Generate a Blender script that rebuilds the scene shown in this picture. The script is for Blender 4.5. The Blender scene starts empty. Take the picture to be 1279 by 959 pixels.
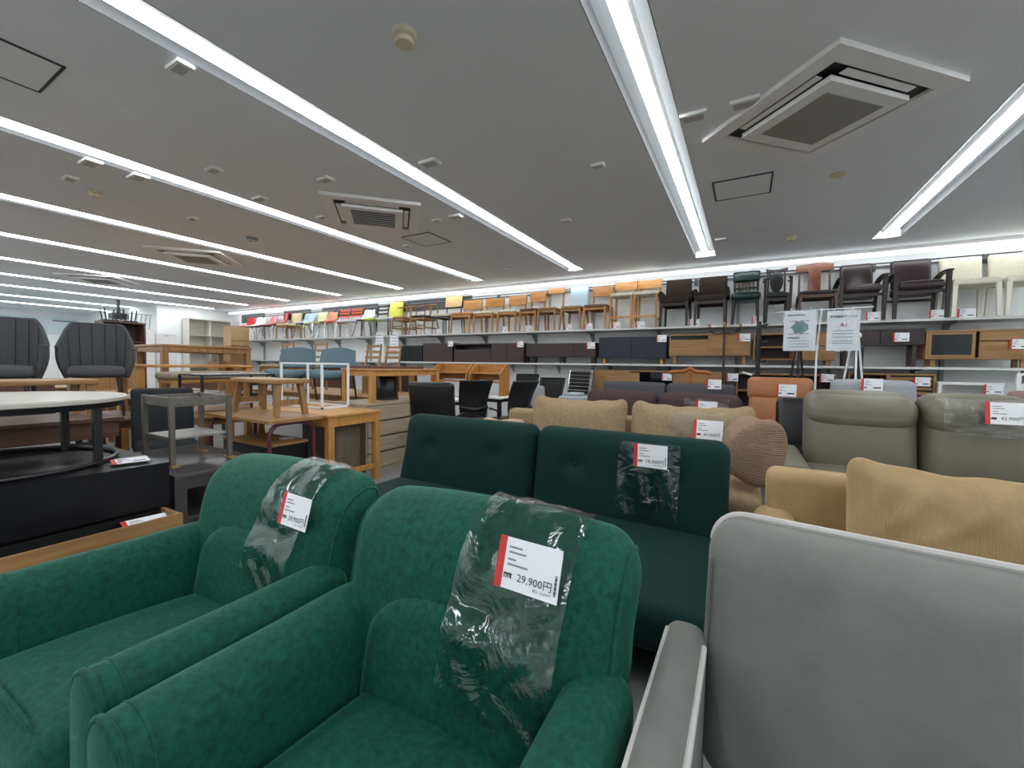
import bpy, math, random
from mathutils import Matrix, Vector
random.seed(7)
PI = math.pi
SC = bpy.context.scene
COL = SC.collection

# ------------------------------------------------------------------ camera
F, CX, CY, EYE = 517.0, 639.5, 479.5, 1.2
def _n(v): return Vector(v).normalized()
_v1 = Vector((932-CX, -(461-CY), -F)); _v2 = Vector((-279-CX, -(443-CY), -F))
_y = _v1.normalized()
_x = (-(_v2 - _y*_v2.dot(_y))).normalized()
_z = _x.cross(_y)
RM = Matrix((_x, _y, _z))                     # camera -> world
CAMPOS = Vector((0, 0, EYE))
cd = bpy.data.cameras.new('camera'); cam = bpy.data.objects.new('camera', cd); COL.objects.link(cam)
cd.sensor_fit = 'HORIZONTAL'; cd.sensor_width = 36.0; cd.lens = F/1279*36.0; cd.clip_start = 0.02; cd.clip_end = 100
cam.matrix_world = Matrix.Translation(CAMPOS) @ RM.to_4x4()
SC.camera = cam
def P(px, py, X=None, Y=None, Z=None):
    d = RM @ Vector((px-CX, -(py-CY), -F))
    t = (X/d.x) if X is not None else (Y/d.y) if Y is not None else ((Z-EYE)/d.z)
    return CAMPOS + d*t

# ------------------------------------------------------------------ world, exposure
w = bpy.data.worlds.new('world'); SC.world = w; w.use_nodes = True
w.node_tree.nodes['Background'].inputs[0].default_value = (.8, .85, .9, 1)
w.node_tree.nodes['Background'].inputs[1].default_value = 0.05
SC.view_settings.view_transform = 'Standard'; SC.view_settings.look = 'None'
SC.view_settings.gamma = 1.0; SC.view_settings.use_curve_mapping = False
SC.view_settings.exposure = 0.80
LAMP = 13.0
SC.cycles.max_bounces = 8; SC.cycles.diffuse_bounces = 4; SC.cycles.transparent_max_bounces = 12

# ------------------------------------------------------------------ materials
MATS = {}
def rgb(h):
    if isinstance(h, str):
        c = [int(h[i:i+2], 16)/255 for i in (0, 2, 4)]
        return tuple((v/12.92 if v <= .04045 else ((v+.055)/1.055)**2.4) for v in c)
    return h
def mat(name, c, rough=.5, metal=0, var=0.0, scale=8, sheen=0, bump=0, bscale=60, spec=.5, stretch=None, c2=None, wave=None, emit=0):
    if name in MATS: return MATS[name]
    m = bpy.data.materials.new(name); m.use_nodes = True
    nt = m.node_tree; b = nt.nodes['Principled BSDF']
    c = rgb(c)
    b.inputs['Base Color'].default_value = (*c, 1); b.inputs['Roughness'].default_value = rough
    b.inputs['Metallic'].default_value = metal; b.inputs['Specular IOR Level'].default_value = spec
    if sheen:
        b.inputs['Sheen Weight'].default_value = sheen; b.inputs['Sheen Roughness'].default_value = .35
        b.inputs['Sheen Tint'].default_value = (*[min(1, v*2.2+.08) for v in c], 1)
    if emit:
        b.inputs['Emission Color'].default_value = (*c, 1); b.inputs['Emission Strength'].default_value = emit
    tc = nt.nodes.new('ShaderNodeTexCoord'); mp = nt.nodes.new('ShaderNodeMapping')
    nt.links.new(tc.outputs['Object'], mp.inputs[0])
    if stretch: mp.inputs['Scale'].default_value = stretch
    if var or c2:
        n = nt.nodes.new('ShaderNodeTexNoise'); n.inputs['Scale'].default_value = scale; n.inputs['Detail'].default_value = 5
        n.inputs['Roughness'].default_value = .6
        nt.links.new(mp.outputs[0], n.inputs['Vector'])
        r = nt.nodes.new('ShaderNodeValToRGB')
        r.color_ramp.elements[0].position = .32; r.color_ramp.elements[1].position = .68
        a = rgb(c2) if c2 else tuple(v*(1-var) for v in c); d = c if c2 else tuple(min(1, v*(1+var)) for v in c)
        r.color_ramp.elements[0].color = (*a, 1); r.color_ramp.elements[1].color = (*d, 1)
        nt.links.new(n.outputs[0], r.inputs[0]); nt.links.new(r.outputs[0], b.inputs['Base Color'])
    if bump:
        bn = nt.nodes.new('ShaderNodeBump'); bn.inputs['Strength'].default_value = bump; bn.inputs['Distance'].default_value = .004
        if wave:
            t = nt.nodes.new('ShaderNodeTexWave'); t.inputs['Scale'].default_value = wave[0]; t.bands_direction = wave[1]
            t.inputs['Distortion'].default_value = .4
            nt.links.new(tc.outputs['Object'], t.inputs['Vector']); nt.links.new(t.outputs['Fac'], bn.inputs['Height'])
        else:
            t = nt.nodes.new('ShaderNodeTexNoise'); t.inputs['Scale'].default_value = bscale; t.inputs['Detail'].default_value = 4
            nt.links.new(tc.outputs['Object'], t.inputs['Vector']); nt.links.new(t.outputs[0], bn.inputs['Height'])
        nt.links.new(bn.outputs[0], b.inputs['Normal'])
    MATS[name] = m
    return m
def wood(name, c, c2, axis='x', rough=.45):
    s = {'x': (1, 14, 14), 'y': (14, 1, 14), 'z': (14, 14, 1)}[axis]
    return mat(name, c, rough, c2=c2, scale=2.2, stretch=s)
def film(name):
    m = bpy.data.materials.new(name); m.use_nodes = True; nt = m.node_tree
    for n in list(nt.nodes): nt.nodes.remove(n)
    o = nt.nodes.new('ShaderNodeOutputMaterial'); mx = nt.nodes.new('ShaderNodeMixShader')
    t = nt.nodes.new('ShaderNodeBsdfTransparent'); g = nt.nodes.new('ShaderNodeBsdfGlossy')
    t.inputs[0].default_value = (.93, .95, .95, 1)
    g.inputs['Roughness'].default_value = .07
    tc = nt.nodes.new('ShaderNodeTexCoord'); n = nt.nodes.new('ShaderNodeTexNoise')
    n.inputs['Scale'].default_value = 9; n.inputs['Detail'].default_value = 4; n.inputs['Distortion'].default_value = 1.2
    bp = nt.nodes.new('ShaderNodeBump'); bp.inputs['Strength'].default_value = .9; bp.inputs['Distance'].default_value = .012
    lw = nt.nodes.new('ShaderNodeLayerWeight'); lw.inputs[0].default_value = .25
    ad = nt.nodes.new('ShaderNodeMath'); ad.operation = 'MULTIPLY_ADD'; ad.inputs[1].default_value = .6; ad.inputs[2].default_value = .07
    nt.links.new(tc.outputs['Object'], n.inputs['Vector']); nt.links.new(n.outputs[0], bp.inputs['Height'])
    nt.links.new(bp.outputs[0], g.inputs['Normal']); nt.links.new(bp.outputs[0], lw.inputs['Normal'])
    nt.links.new(lw.outputs['Fresnel'], ad.inputs[0]); nt.links.new(ad.outputs[0], mx.inputs[0])
    nt.links.new(t.outputs[0], mx.inputs[1]); nt.links.new(g.outputs[0], mx.inputs[2]); nt.links.new(mx.outputs[0], o.inputs[0])
    MATS[name] = m; return m

FILM = film('clear_film')
WHITE = mat('white_paint', 'e8e8e6', .5, var=.02)
WALL = mat('wall_white', 'f0f2f2', .7, var=.03, scale=3)
CEIL = mat('ceiling_white', 'e2e7ea', .8, var=.015, scale=2)
TROUGH = mat('trough_grey', '74787a', .5)
FLOOR = mat('floor_vinyl', '8f9090', .35, var=.12, scale=3, stretch=(1, 8, 1))
PAPER = mat('paper', 'eff1f5', .6)
RED = mat('tag_red', 'cc3a38', .5)
INK = mat('ink', '22232a', .6)
INKG = mat('ink_grey', '85888f', .6)
BLACK = mat('black_metal', '0d0e10', .4)
BLACKP = mat('black_plastic', '0a0b0d', .45, var=.1)
MESHB = mat('black_mesh', '0c0d10', .75, bump=.4, bscale=300)
NAVYB = mat('navy_black', '0b0d14', .35)
CHROME = mat('chrome', 'd0d3d6', .18, metal=1)
STEELG = mat('steel_grey', '8d9193', .4, metal=.6)
WMET = mat('white_metal', 'e6ebee', .35)
OAKX = wood('oak_x', 'a67f50', '87633b', 'x'); OAKY = wood('oak_y', 'a67f50', '87633b', 'y'); OAKZ = wood('oak_z', 'a37b4c', '825e38', 'z')
PINEX = wood('pine_x', 'c9985a', 'ad763a', 'x'); PINEY = wood('pine_y', 'c4914f', 'a66d33', 'y'); PINEZ = wood('pine_z', 'c69352', 'a87036', 'z')
HONX = wood('honey_x', 'ba8445', '9c642c', 'x'); HONZ = wood('honey_z', 'ba8445', '9c642c', 'z')
WALX = wood('walnut_x', '6b4a3a', '53372b', 'x'); WALY = wood('walnut_y', '6b4b3b', '50362a', 'y'); WALZ = wood('walnut_z', '5c4033', '48301f', 'z')
DKX = wood('dark_x', '3a2825', '2b1d1b', 'x'); DKZ = wood('dark_z', '2a1d1a', '1e1412', 'z')
GRYW = wood('greyoak_x', 'b5a78e', '998b73', 'x'); GRYZ = wood('greyoak_z', '7a6d5f', '5f554a', 'z')
CHARW = wood('charcoal_y', '4c4a49', '3b3a39', 'y', .3)
GWOODX = wood('greybrown_x', '6b655e', '575149', 'x'); GWOODZ = wood('greybrown_z', '6b655e', '575149', 'z')
GREENV = mat('green_velvet', '0e4a3b', .75, var=.36, scale=60, sheen=.8, bump=.25, bscale=220, spec=.2)
DGREEN = mat('dark_green_velvet', '062c28', .8, var=.12, scale=7, sheen=.15, spec=.2)
GREYV = mat('grey_velvet', '6f716c', .7, var=.13, scale=6, sheen=.45, spec=.2, bump=.15, bscale=180)
GREYVE = mat('grey_velvet_edge', 'b9b6b1', .7, var=.06, scale=9, sheen=.4, spec=.2)
TAN = mat('tan_velvet', 'a28862', .75, var=.10, scale=9, sheen=.4, spec=.2)
CORD = mat('tan_corduroy', 'ae946c', .85, var=.08, scale=6, sheen=.4, spec=.15, bump=.6, wave=(70, 'X'))
LEATH = mat('sage_leather', '6b6656', .45, var=.07, scale=5, bump=.15, bscale=300)
BEIGEF = mat('beige_fabric', '998468', .95, var=.14, scale=45, bump=.5, bscale=150, spec=.1)
RIBP = mat('ribbed_pillow', '957b68', .9, var=.06, scale=10, bump=1, wave=(28, 'Z'), spec=.1)
PINKF = mat('pinkish_fabric', 'b89f8a', .95, var=.1, scale=30, spec=.1)
BROWNF = mat('mauve_brown_fabric', '4b3d3d', .95, var=.1, scale=30, spec=.1)
GREYF = mat('grey_fabric', '515156', .95, var=.08, scale=40, spec=.1)
LGREYF = mat('light_grey_fabric', '9a9da0', .95, var=.08, scale=40, spec=.1)
DGREYF = mat('charcoal_fabric', '35383a', .95, var=.08, scale=50, spec=.1)
TUBF = mat('tub_grey_fabric', '525356', .95, var=.10, scale=60, spec=.1)
BLUEF = mat('blue_grey_fabric', '667a82', .95, var=.08, scale=50, spec=.1)
CARAM = mat('caramel_leather', 'a0673f', .45, var=.09, scale=6)
BLKL = mat('black_leather', '0f1013', .38, var=.1)
BRNL = mat('brown_leather', '2c1b1c', .35, var=.1)
DBRF = mat('dark_brown_fabric', '362e29', .95, var=.12, scale=40, spec=.1)
CREAM = mat('cream_fabric', 'd9d4c0', .9, var=.05, scale=30, spec=.1)
MARB = mat('pale_top', 'b9b4aa', .3, var=.06, scale=4)
MAROON = mat('maroon_metal', '5e2c38', .35)
BLUEP = mat('pale_blue', 'bcd3df', .5)
CARD = mat('carton', 'b79a72', .8, var=.04)
CLEARG = mat('dark_glass', '0a0d10', .1)
BEIGEPL = mat('beige_plastic', 'c9bf9f', .5)
LAMPM = mat('lamp_tube', (1, 1, 1), .5, emit=LAMP)
MATS['lamp_tube'].node_tree.nodes['Principled BSDF'].inputs['Emission Color'].default_value = (.93, .97, 1, 1)

WLAMP = mat('wall_lamp_tube', (1, 1, 1), .5, emit=LAMP*.29)
MATS['wall_lamp_tube'].node_tree.nodes['Principled BSDF'].inputs['Emission Color'].default_value = (.93, .97, 1, 1)
# ------------------------------------------------------------------ mesh helpers
class MB:
    def __init__(s): s.v = []; s.f = []
    def add(s, vs, fs):
        o = len(s.v); s.v += [tuple(v) for v in vs]; s.f += [tuple(i+o for i in f) for f in fs]; return s
    def box(s, x0, x1, y0, y1, z0, z1):
        if x0 > x1: x0, x1 = x1, x0
        if y0 > y1: y0, y1 = y1, y0
        if z0 > z1: z0, z1 = z1, z0
        vs = [(x, y, z) for z in (z0, z1) for y in (y0, y1) for x in (x0, x1)]
        return s.add(vs, [(0, 2, 3, 1), (4, 5, 7, 6), (0, 1, 5, 4), (2, 6, 7, 3), (0, 4, 6, 2), (1, 3, 7, 5)])
    def tube(s, pts, r, n=8, r2=None, cap=True, closed=False):
        pts = [Vector(p) for p in pts]; N = len(pts); rings = []
        up = None
        for i, p in enumerate(pts):
            if closed: d = pts[(i+1) % N]-pts[i-1]
            else: d = (pts[min(i+1, N-1)]-pts[max(i-1, 0)])
            d.normalize()
            if up is None:
                up = Vector((0, 0, 1)) if abs(d.z) < .9 else Vector((1, 0, 0))
            a = d.cross(up).normalized(); b = a.cross(d).normalized(); up = b
            rr = r if r2 is None else r+(r2-r)*i/(N-1)
            rings.append([p+(a*math.cos(t)+b*math.sin(t))*rr for t in [2*PI*k/n for k in range(n)]])
        vs = [v for rg in rings for v in rg]; fs = []
        for i in range(N if closed else N-1):
            j = (i+1) % N
            for k in range(n):
                l = (k+1) % n; fs.append((i*n+k, i*n+l, j*n+l, j*n+k))
        if cap and not closed: fs.append(tuple(range(n))[::-1]); fs.append(tuple((N-1)*n+k for k in range(n)))
        return s.add(vs, fs)
    def bar(s, p0, p1, w, h=None, up=(0, 0, 1), w1=None, h1=None):
        h = h or w; w1 = w1 or w; h1 = h1 or h; p0, p1 = Vector(p0), Vector(p1); d = (p1-p0).normalized(); u = Vector(up)
        if abs(d.dot(u)) > .95: u = Vector((0, 1, 0))
        a = d.cross(u).normalized(); b = a.cross(d)
        vs = [p0+a*x*w/2+b*y*h/2 for x, y in ((-1, -1), (1, -1), (1, 1), (-1, 1))]+[p1+a*x*w1/2+b*y*h1/2 for x, y in ((-1, -1), (1, -1), (1, 1), (-1, 1))]
        return s.add(vs, [(3, 2, 1, 0), (4, 5, 6, 7), (0, 1, 5, 4), (1, 2, 6, 5), (2, 3, 7, 6), (3, 0, 4, 7)])
    def lathe(s, prof, n=24, c=(0, 0, 0)):
        vs = [(c[0]+r*math.cos(2*PI*k/n), c[1]+r*math.sin(2*PI*k/n), c[2]+z) for r, z in prof for k in range(n)]
        fs = [(i*n+k, i*n+(k+1) % n, (i+1)*n+(k+1) % n, (i+1)*n+k) for i in range(len(prof)-1) for k in range(n)]
        if prof[0][0] > 1e-5: fs.append(tuple(range(n))[::-1])
        if prof[-1][0] > 1e-5: fs.append(tuple((len(prof)-1)*n+k for k in range(n)))
        return s.add(vs, fs)
    def prism(s, poly, a0, a1, axis='y'):
        def m(p, t): return {'x': (t, p[0], p[1]), 'y': (p[0], t, p[1]), 'z': (p[0], p[1], t)}[axis]
        n = len(poly)
        return s.add([m(p, a0) for p in poly]+[m(p, a1) for p in poly],
                     [tuple(range(n)), tuple(range(2*n-1, n-1, -1))]+[(i, i+n, (i+1) % n+n, (i+1) % n) for i in range(n)])
    def grid(s, fn, nu, nv, thick=0, nrm=None):
        pts = [[Vector(fn(i/nu, j/nv)) for i in range(nu+1)] for j in range(nv+1)]
        W = nu+1; vs = [p for row in pts for p in row]
        fs = [(j*W+i, j*W+i+1, (j+1)*W+i+1, (j+1)*W+i) for j in range(nv) for i in range(nu)]
        if thick:
            ns = []
            for j in range(nv+1):
                for i in range(nu+1):
                    du = pts[j][min(i+1, nu)]-pts[j][max(i-1, 0)]; dv = pts[min(j+1, nv)][i]-pts[max(j-1, 0)][i]
                    nn = du.cross(dv); ns.append(nn.normalized() if nn.length > 1e-9 else Vector((0, 0, 1)))
            N = len(vs); vs = vs+[v-n*thick for v, n in zip(vs, ns)]
            fs = fs+[tuple(N+i for i in f[::-1]) for f in fs]
            edge = [i for i in range(W)]+[j*W+nu for j in range(1, nv+1)]+[nv*W+i for i in range(nu-1, -1, -1)]+[j*W for j in range(nv-1, 0, -1)]
            fs += [(edge[k], edge[k]+N, edge[(k+1) % len(edge)]+N, edge[(k+1) % len(edge)]) for k in range(len(edge))]
        return s.add(vs, fs)
    def rbox(s, c, size, r, n=4, puff=(0, 0, 0), warp=None, rs=3):
        h = [max(d/2, 1e-4) for d in size]; r = min(r, min(h)*.999)
        def coords(k):
            inner = h[k]-r; L = []
            for i in range(rs): L.append(-h[k]+r*(1-math.tan((PI/4)*(1-i/rs))) if i else -h[k])
            L += [-inner+2*inner*i/n for i in range(n+1)]
            return L+[-x for x in reversed(L[:rs])]
        A = [coords(k) for k in range(3)]
        key = {}; vs = []; fs = []
        def vid(p):
            kk = tuple(round(x, 6) for x in p)
            if kk in key: return key[kk]
            q = Vector([max(-(h[k]-r), min(h[k]-r, p[k])) for k in range(3)]); d = Vector(p)-q
            o = q+d.normalized()*r if d.length > 1e-9 else Vector(p)
            u = [o[k]/h[k] for k in range(3)]
            for k in range(3):
                if puff[k]:
                    a, b = [(i) for i in range(3) if i != k]
                    o[k] += puff[k]*u[k]*max(0, 1-u[a]**2)**.6*max(0, 1-u[b]**2)**.6
            if warp: o = Vector(warp(o))
            key[kk] = len(vs); vs.append(o+Vector(c)); return key[kk]
        for k in range(3):
            a, b = (k+1) % 3, (k+2) % 3
            for sg in (-1, 1):
                for i in range(len(A[a])-1):
                    for j in range(len(A[b])-1):
                        q = []
                        for di, dj in ((0, 0), (1, 0), (1, 1), (0, 1)):
                            p = [0, 0, 0]; p[k] = sg*h[k]; p[a] = A[a][i+di]; p[b] = A[b][j+dj]; q.append(vid(p))
                        if len(set(q)) == 4: fs.append(tuple(q if sg > 0 else q[::-1]))
        return s.add(vs, fs)
    def build(s, name, m, parent=None, smooth=True, loc=None, rz=0, ang=40):
        me = bpy.data.meshes.new(name); me.from_pydata(s.v, [], s.f); me.update()
        me.materials.append(m)
        if smooth:
            me.shade_smooth(); me.set_sharp_from_angle(angle=math.radians(ang))
        o = bpy.data.objects.new(name, me); COL.objects.link(o)
        if parent: o.parent = parent
        if loc is not None: o.location = loc
        o.rotation_euler.z = rz
        return o
def tag(o, label, cat, group=None):
    o['label'] = label; o['category'] = cat
    if group: o['group'] = group
    return o
def T(name, label, cat, loc=(0, 0, 0), rz=0, group=None):
    o = bpy.data.objects.new(name, None); COL.objects.link(o); o.empty_display_size = .05
    o.location = loc; o.rotation_euler.z = math.radians(rz)
    return tag(o, label, cat, group)
def struct(o): o['kind'] = 'structure'; return o
def B(name, m, parent, *boxes, **k):
    b = MB()
    for x in boxes: b.box(*x)
    return b.build(name, m, parent, smooth=False, **k)
def text(name, s, size, m, parent, M4, align='LEFT', bold=0):
    c = bpy.data.curves.new('t', 'FONT'); c.body = s; c.size = size; c.align_x = align; c.resolution_u = 2; c.offset = bold*size
    o = bpy.data.objects.new('t', c); COL.objects.link(o)
    bpy.context.view_layer.update()
    me = bpy.data.meshes.new_from_object(o.evaluated_get(bpy.context.evaluated_depsgraph_get()))
    bpy.data.objects.remove(o); me.materials.clear(); me.materials.append(m); me.name = name
    q = bpy.data.objects.new(name, me); COL.objects.link(q); q.parent = parent; q.matrix_local = M4
    return q

# ------------------------------------------------------------------ setting
CZ = EYE+1.63
XL, XR, YB, YF = -21.0, 6.2, 7.55, -7.0
STRIPS = [5.43, 3.43, 1.43, -.57, -2.57, -4.58, -6.62, -8.6, -10.65, -12.6, -14.5, -16.7, -18.65]
TW, TD = .135, .085
SEND = 6.68
struct(B('floor', FLOOR, None, (XL, XR, YF, YB, -.1, 0)))
cb = MB(); xs = sorted(STRIPS); prev = XL
for x in xs:
    e = SEND if x > -15 else 5.45
    cb.box(prev, x-TW, YF, YB, CZ, CZ+.2); cb.box(x-TW, x+TW, e+.02, YB, CZ, CZ+.2); prev = x+TW
cb.box(prev, XR, YF, YB, CZ, CZ+.2)
ceil = struct(cb.build('ceiling', CEIL, None, smooth=False))
tb = MB()
for x in xs: tb.box(x-TW, x+TW, YF, (SEND if x > -15 else 5.45)+.02, CZ+TD, CZ+.2)
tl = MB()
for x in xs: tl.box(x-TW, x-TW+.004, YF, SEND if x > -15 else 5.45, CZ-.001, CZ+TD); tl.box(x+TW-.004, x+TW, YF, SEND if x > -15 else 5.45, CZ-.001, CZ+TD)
tb.build('light_trough', TROUGH, ceil, smooth=False)
tl.build('trough_edge_shade', mat('trough_edge_shade', '3c3e40', .6), ceil, smooth=False)  # thin dark side plates paint in the shadow gap along the trough edges
struct(B('wall_back', WALL, None, (-15.3, XR, YB, YB+.2, 0, CZ)))
struct(B('wall_left', WALL, None, (-15.3, -15.1, 5.7, YB, 0, CZ), (XL, -15.1, 5.5, 5.7, 0, CZ)))
struct(B('wall_far_left', WALL, None, (XL-.2, XL, YF, 5.7, 0, CZ)))
struct(B('wall_right', WALL, None, (XR, XR+.2, YF, YB, 0, CZ)))
struct(B('wall_front', WALL, None, (XL, XR, YF-.2, YF, 0, CZ)))

def line_light(x, label, y0, y1, horiz=False, z=CZ+TD, group='ceiling line lights', tube=None):
    L = abs(y1-y0)
    t = T('line_light', label, 'light', (x, y0, z), 0, group) if not horiz else T('line_light', label, 'light', (y0, x, z), -90, None)
    n = max(1, round(L/1.24)); s = L/n
    hb = MB(); hb.prism([(-.045, 0), (-.03, -.05), (.03, -.05), (.045, 0)], 0, L, 'y'); hb.build('housing', WHITE, t, smooth=False)
    for i in range(n):
        b = MB(); b.prism([(-.036, -.049), (-.036, -.068), (-.02, -.09), (.02, -.09), (.036, -.068), (.036, -.049)], i*s+.006, (i+1)*s-.006, 'y')
        b.build('diffuser', tube or LAMPM, t, smooth=False)
    return t
SL = {1.43: 'ending above the dark brown leather armchairs', -.57: 'ending above the dark tweed chairs', -2.57: 'ending above the brown-seated wooden chair', -4.58: 'ending above the bow-backed armchairs',
      -6.62: 'ending above the yellow-backed chair', -8.6: 'ending above the salmon shell chair', -10.65: 'ending above the pale blue shell chair', -12.6: 'ending above the white and pink shell chairs', -14.5: 'ending beside the corner wall cabinet',
      -16.7: 'stopping at the white wall corner near the projector', -18.65: 'nearest to the far banner'}
for x in STRIPS:
    line_light(x, 'long white line light '+SL.get(x, 'over the sofas by the wall opposite the banner'), -6.5, SEND if x > -15 else 5.45)
line_light(7.28, 'white line light running along the top of the shelf wall', -14.7, 6.0, True, CZ-.004, tube=WLAMP)

# ceiling cassettes
def cassette(x, y, lbl, dark=False):
    p = Vector((x, y, CZ))
    t = T('air_conditioner', lbl, 'air conditioner', (p.x, p.y, CZ), 45)
    b = MB(); h = .475
    for sx in (-1, 1):
        b.box(sx*h, sx*(h-.1), -h, h, -.03, 0); b.box(-h+.1, h-.1, sx*h, sx*(h-.1), -.03, 0)
    b.build('panel_frame', WHITE, t, smooth=False)
    B('vent_cavity', BLACKP, t, (-.38, .38, -.38, .38, -.008, 0))
    f = MB(); f.box(-.3, .3, -.3, .3, -.06, -.03)
    f.build('intake_panel', WHITE, t, smooth=False)
    g = B('grille', BLACKP if dark else mat('grille_grey', '98968f', .7, bump=.6, wave=(90, 'X')), t, (-.22, .22, -.22, .22, -.064, -.058))
    for k in range(7 if dark else 0): B('grille_bar', WHITE, t, (-.22, .22, -.19+k*.063, -.184+k*.063, -.068, -.064))
    for k in range(4):
        q = MB(); q.bar((-.26, .335, -.025), (.26, .335, -.025), .045, .006)
        v = q.build('louver', WHITE, t, smooth=False); v.rotation_euler.z = k*PI/2
cassette(.345, 3.275, 'square ceiling air conditioner between two line lights, beside the outlined access hatch')
cassette(-3.585, 3.24, 'square ceiling air conditioner with dark grille over the stacked tables', True)
cassette(-7.5, 3.25, 'faint square ceiling air conditioner over the grey tub chairs')
cassette(-11.4, 3.25, 'square ceiling air conditioner closest to the far banner wall')
def hatch(px, py, lbl):
    p = P(px, py, Z=CZ); t = T('access_hatch', lbl, 'hatch', (p.x, p.y, CZ))
    b = MB(); h = .23
    for s in (-1, 1): b.box(s*h, s*(h-.014), -h, h, -.006, 0); b.box(-h, h, s*h, s*(h-.014), -.006, 0)
    b.build('frame', mat('hatch_dark', '3a3a3b', .4, metal=.5), t, smooth=False)
    B('panel', CEIL, t, (-h+.014, h-.014, -h+.014, h-.014, -.004, 0))
hatch(927, 234, 'dark-framed square access hatch beside the grey-grilled air conditioner'); hatch(533, 299, 'dark-framed square access hatch beside the dark-grilled air conditioner'); 
p = P(0, 70, Z=CZ); hatch(-12, 68, 'dark-framed access hatch between two line lights, away from any air conditioner')
def disc(name, px, py, r, h, m, lbl, cat, grp=None):
    p = P(px, py, Z=CZ); t = T(name, lbl, cat, (p.x, p.y, CZ), 0, grp)
    b = MB(); b.lathe([(r, 0), (r, -h*.4), (r*.8, -h*.55)], 20); b.build('base', m, t)
    b = MB(); b.lathe([(r*.75, -h*.5), (r*.7, -h*.9), (r*.3, -h)], 20); b.build('sensor_head', m, t)
disc('smoke_detector', 505, 42, .062, .06, BEIGEPL, 'beige round smoke detector on bare ceiling between two long lights', 'smoke detector')
disc('smoke_detector', 119, 239, .055, .06, BEIGEPL, 'beige round smoke detector above the tub chairs', 'smoke detector')
disc('smoke_detector', 1046, 218, .055, .02, BEIGEPL, 'flat beige round detector near the outlined hatch', 'smoke detector')
disc('smoke_detector', 988, 296, .06, .05, BEIGEPL, 'beige smoke detector near the shelf wall light', 'smoke detector')
disc('cover_plate', 168, 147, .085, .008, CEIL, 'white round cover plate flush on the ceiling', 'cover plate')
disc('sprinkler', 315, 297, .07, .05, STEELG, 'dark round sprinkler rose on the ceiling', 'sprinkler')
disc('sprinkler', 888, 250+90, .03, .03, WHITE, 'small white ceiling knob near the light end', 'sprinkler') if 0 else None
for px, py, s in [(225, 82, .07), (267, 211, .07), (707, 274, .05), (747, 205, .05), (537, 202, .08), (569, 269, .07), (88, 222, .07), (113, 202, .09), (172, 220, .09),
                  (407, 223, .07), (325, 247, .07), (930, 127, .08), (866, 144, .08), (545, 274, .05), (508, 306, .05), (900, 298, .06), (241, 272, .06), (402, 270, .06), (631, 336, .05)]:
    p = P(px, py, Z=CZ); t = T('ceiling_plate', 'small square white plate on the ceiling between the line lights', 'ceiling plate', (p.x, p.y, CZ), 0, 'small ceiling plates')
    B('frame', WHITE, t, (-s, s, -s*.6, s*.6, -.02, 0)); B('inset', mat('plate_grey', 'b4b4b0', .6), t, (-s*.75, s*.75, -s*.4, s*.4, -.023, -.018))
# black ceiling camera box far left
p = P(148, 395, Y=4.6)
t = T('projector', 'black box hanging from the ceiling over the bookcase', 'projector', (p.x, p.y, p.z))
B('body', BLACKP, t, (-.15, .15, -.17, .17, -.08, .08)); B('hanger', BLACKP, t, (-.03, .03, -.03, .03, .08, CZ-p.z))

# far-left banner
s_ = B('banner', mat('banner_blue', 'd3e4e6', .7, var=.03), None, (XL+.02, XL+.05, -3, 5.3, 2.05, 2.62)); tag(s_, 'long pale blue banner with small lettering on the far wall', 'banner')
for yy in (1.6, 2.7, 3.8, 4.7):
    text('lettering', 'FURNITURE', .17, INK, s_, Matrix.Translation((XL+.055, yy, 2.46)) @ Matrix.Rotation(PI/2, 4, 'Z') @ Matrix.Rotation(PI/2, 4, 'X')) if 0 else B('lettering', INKG, s_, (XL+.05, XL+.056, yy, yy+.5, 2.5, 2.55))

# ------------------------------------------------------------------ wall shelving
SH = [EYE+.06, EYE+.66, .62]          # shelf top heights: middle, upper, lower
SY0 = 7.02
def shelf(z, lbl, x0=-14.4, x1=5.8):
    t = T('wall_shelf', lbl, 'shelf', (0, 0, z))
    n = 17; s = (x1-x0)/n
    for i in range(n): B('shelf_board', mat('shelf_grey', 'cfd3cf', .45), t, (x0+i*s+.002, x0+(i+1)*s-.002, SY0, YB-.04, -.03, 0))
    for i in range(n+1):
        x = x0+i*s
        b = MB(); b.prism([(YB-.04, -.03), (SY0+.06, -.03), (SY0+.06, -.045), (YB-.2, -.055), (YB-.04, -.2)], x-.012, x+.012, 'x')
        b.build('bracket', mat('bracket_grey', '8f9596', .5), t, smooth=False)
    return t
shelf(SH[1], 'upper long wall shelf carrying the row of display chairs')
shelf(SH[0], 'middle long wall shelf carrying the low cabinets', x1=2.95)
shelf(SH[2], 'lowest wall shelf behind the sofas', -4, 5.8)
n = 17
for i in range(18):
    x = -14.4+i*20.2/17
    o = B('shelf_upright', mat('upright_grey', '9ea3a4', .5), None, (x-.02, x+.02, YB-.04, YB, 0, SH[1]+.5))
    tag(o, 'grey slotted steel upright fixed to the shelf wall', 'upright', 'shelf uprights')
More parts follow.
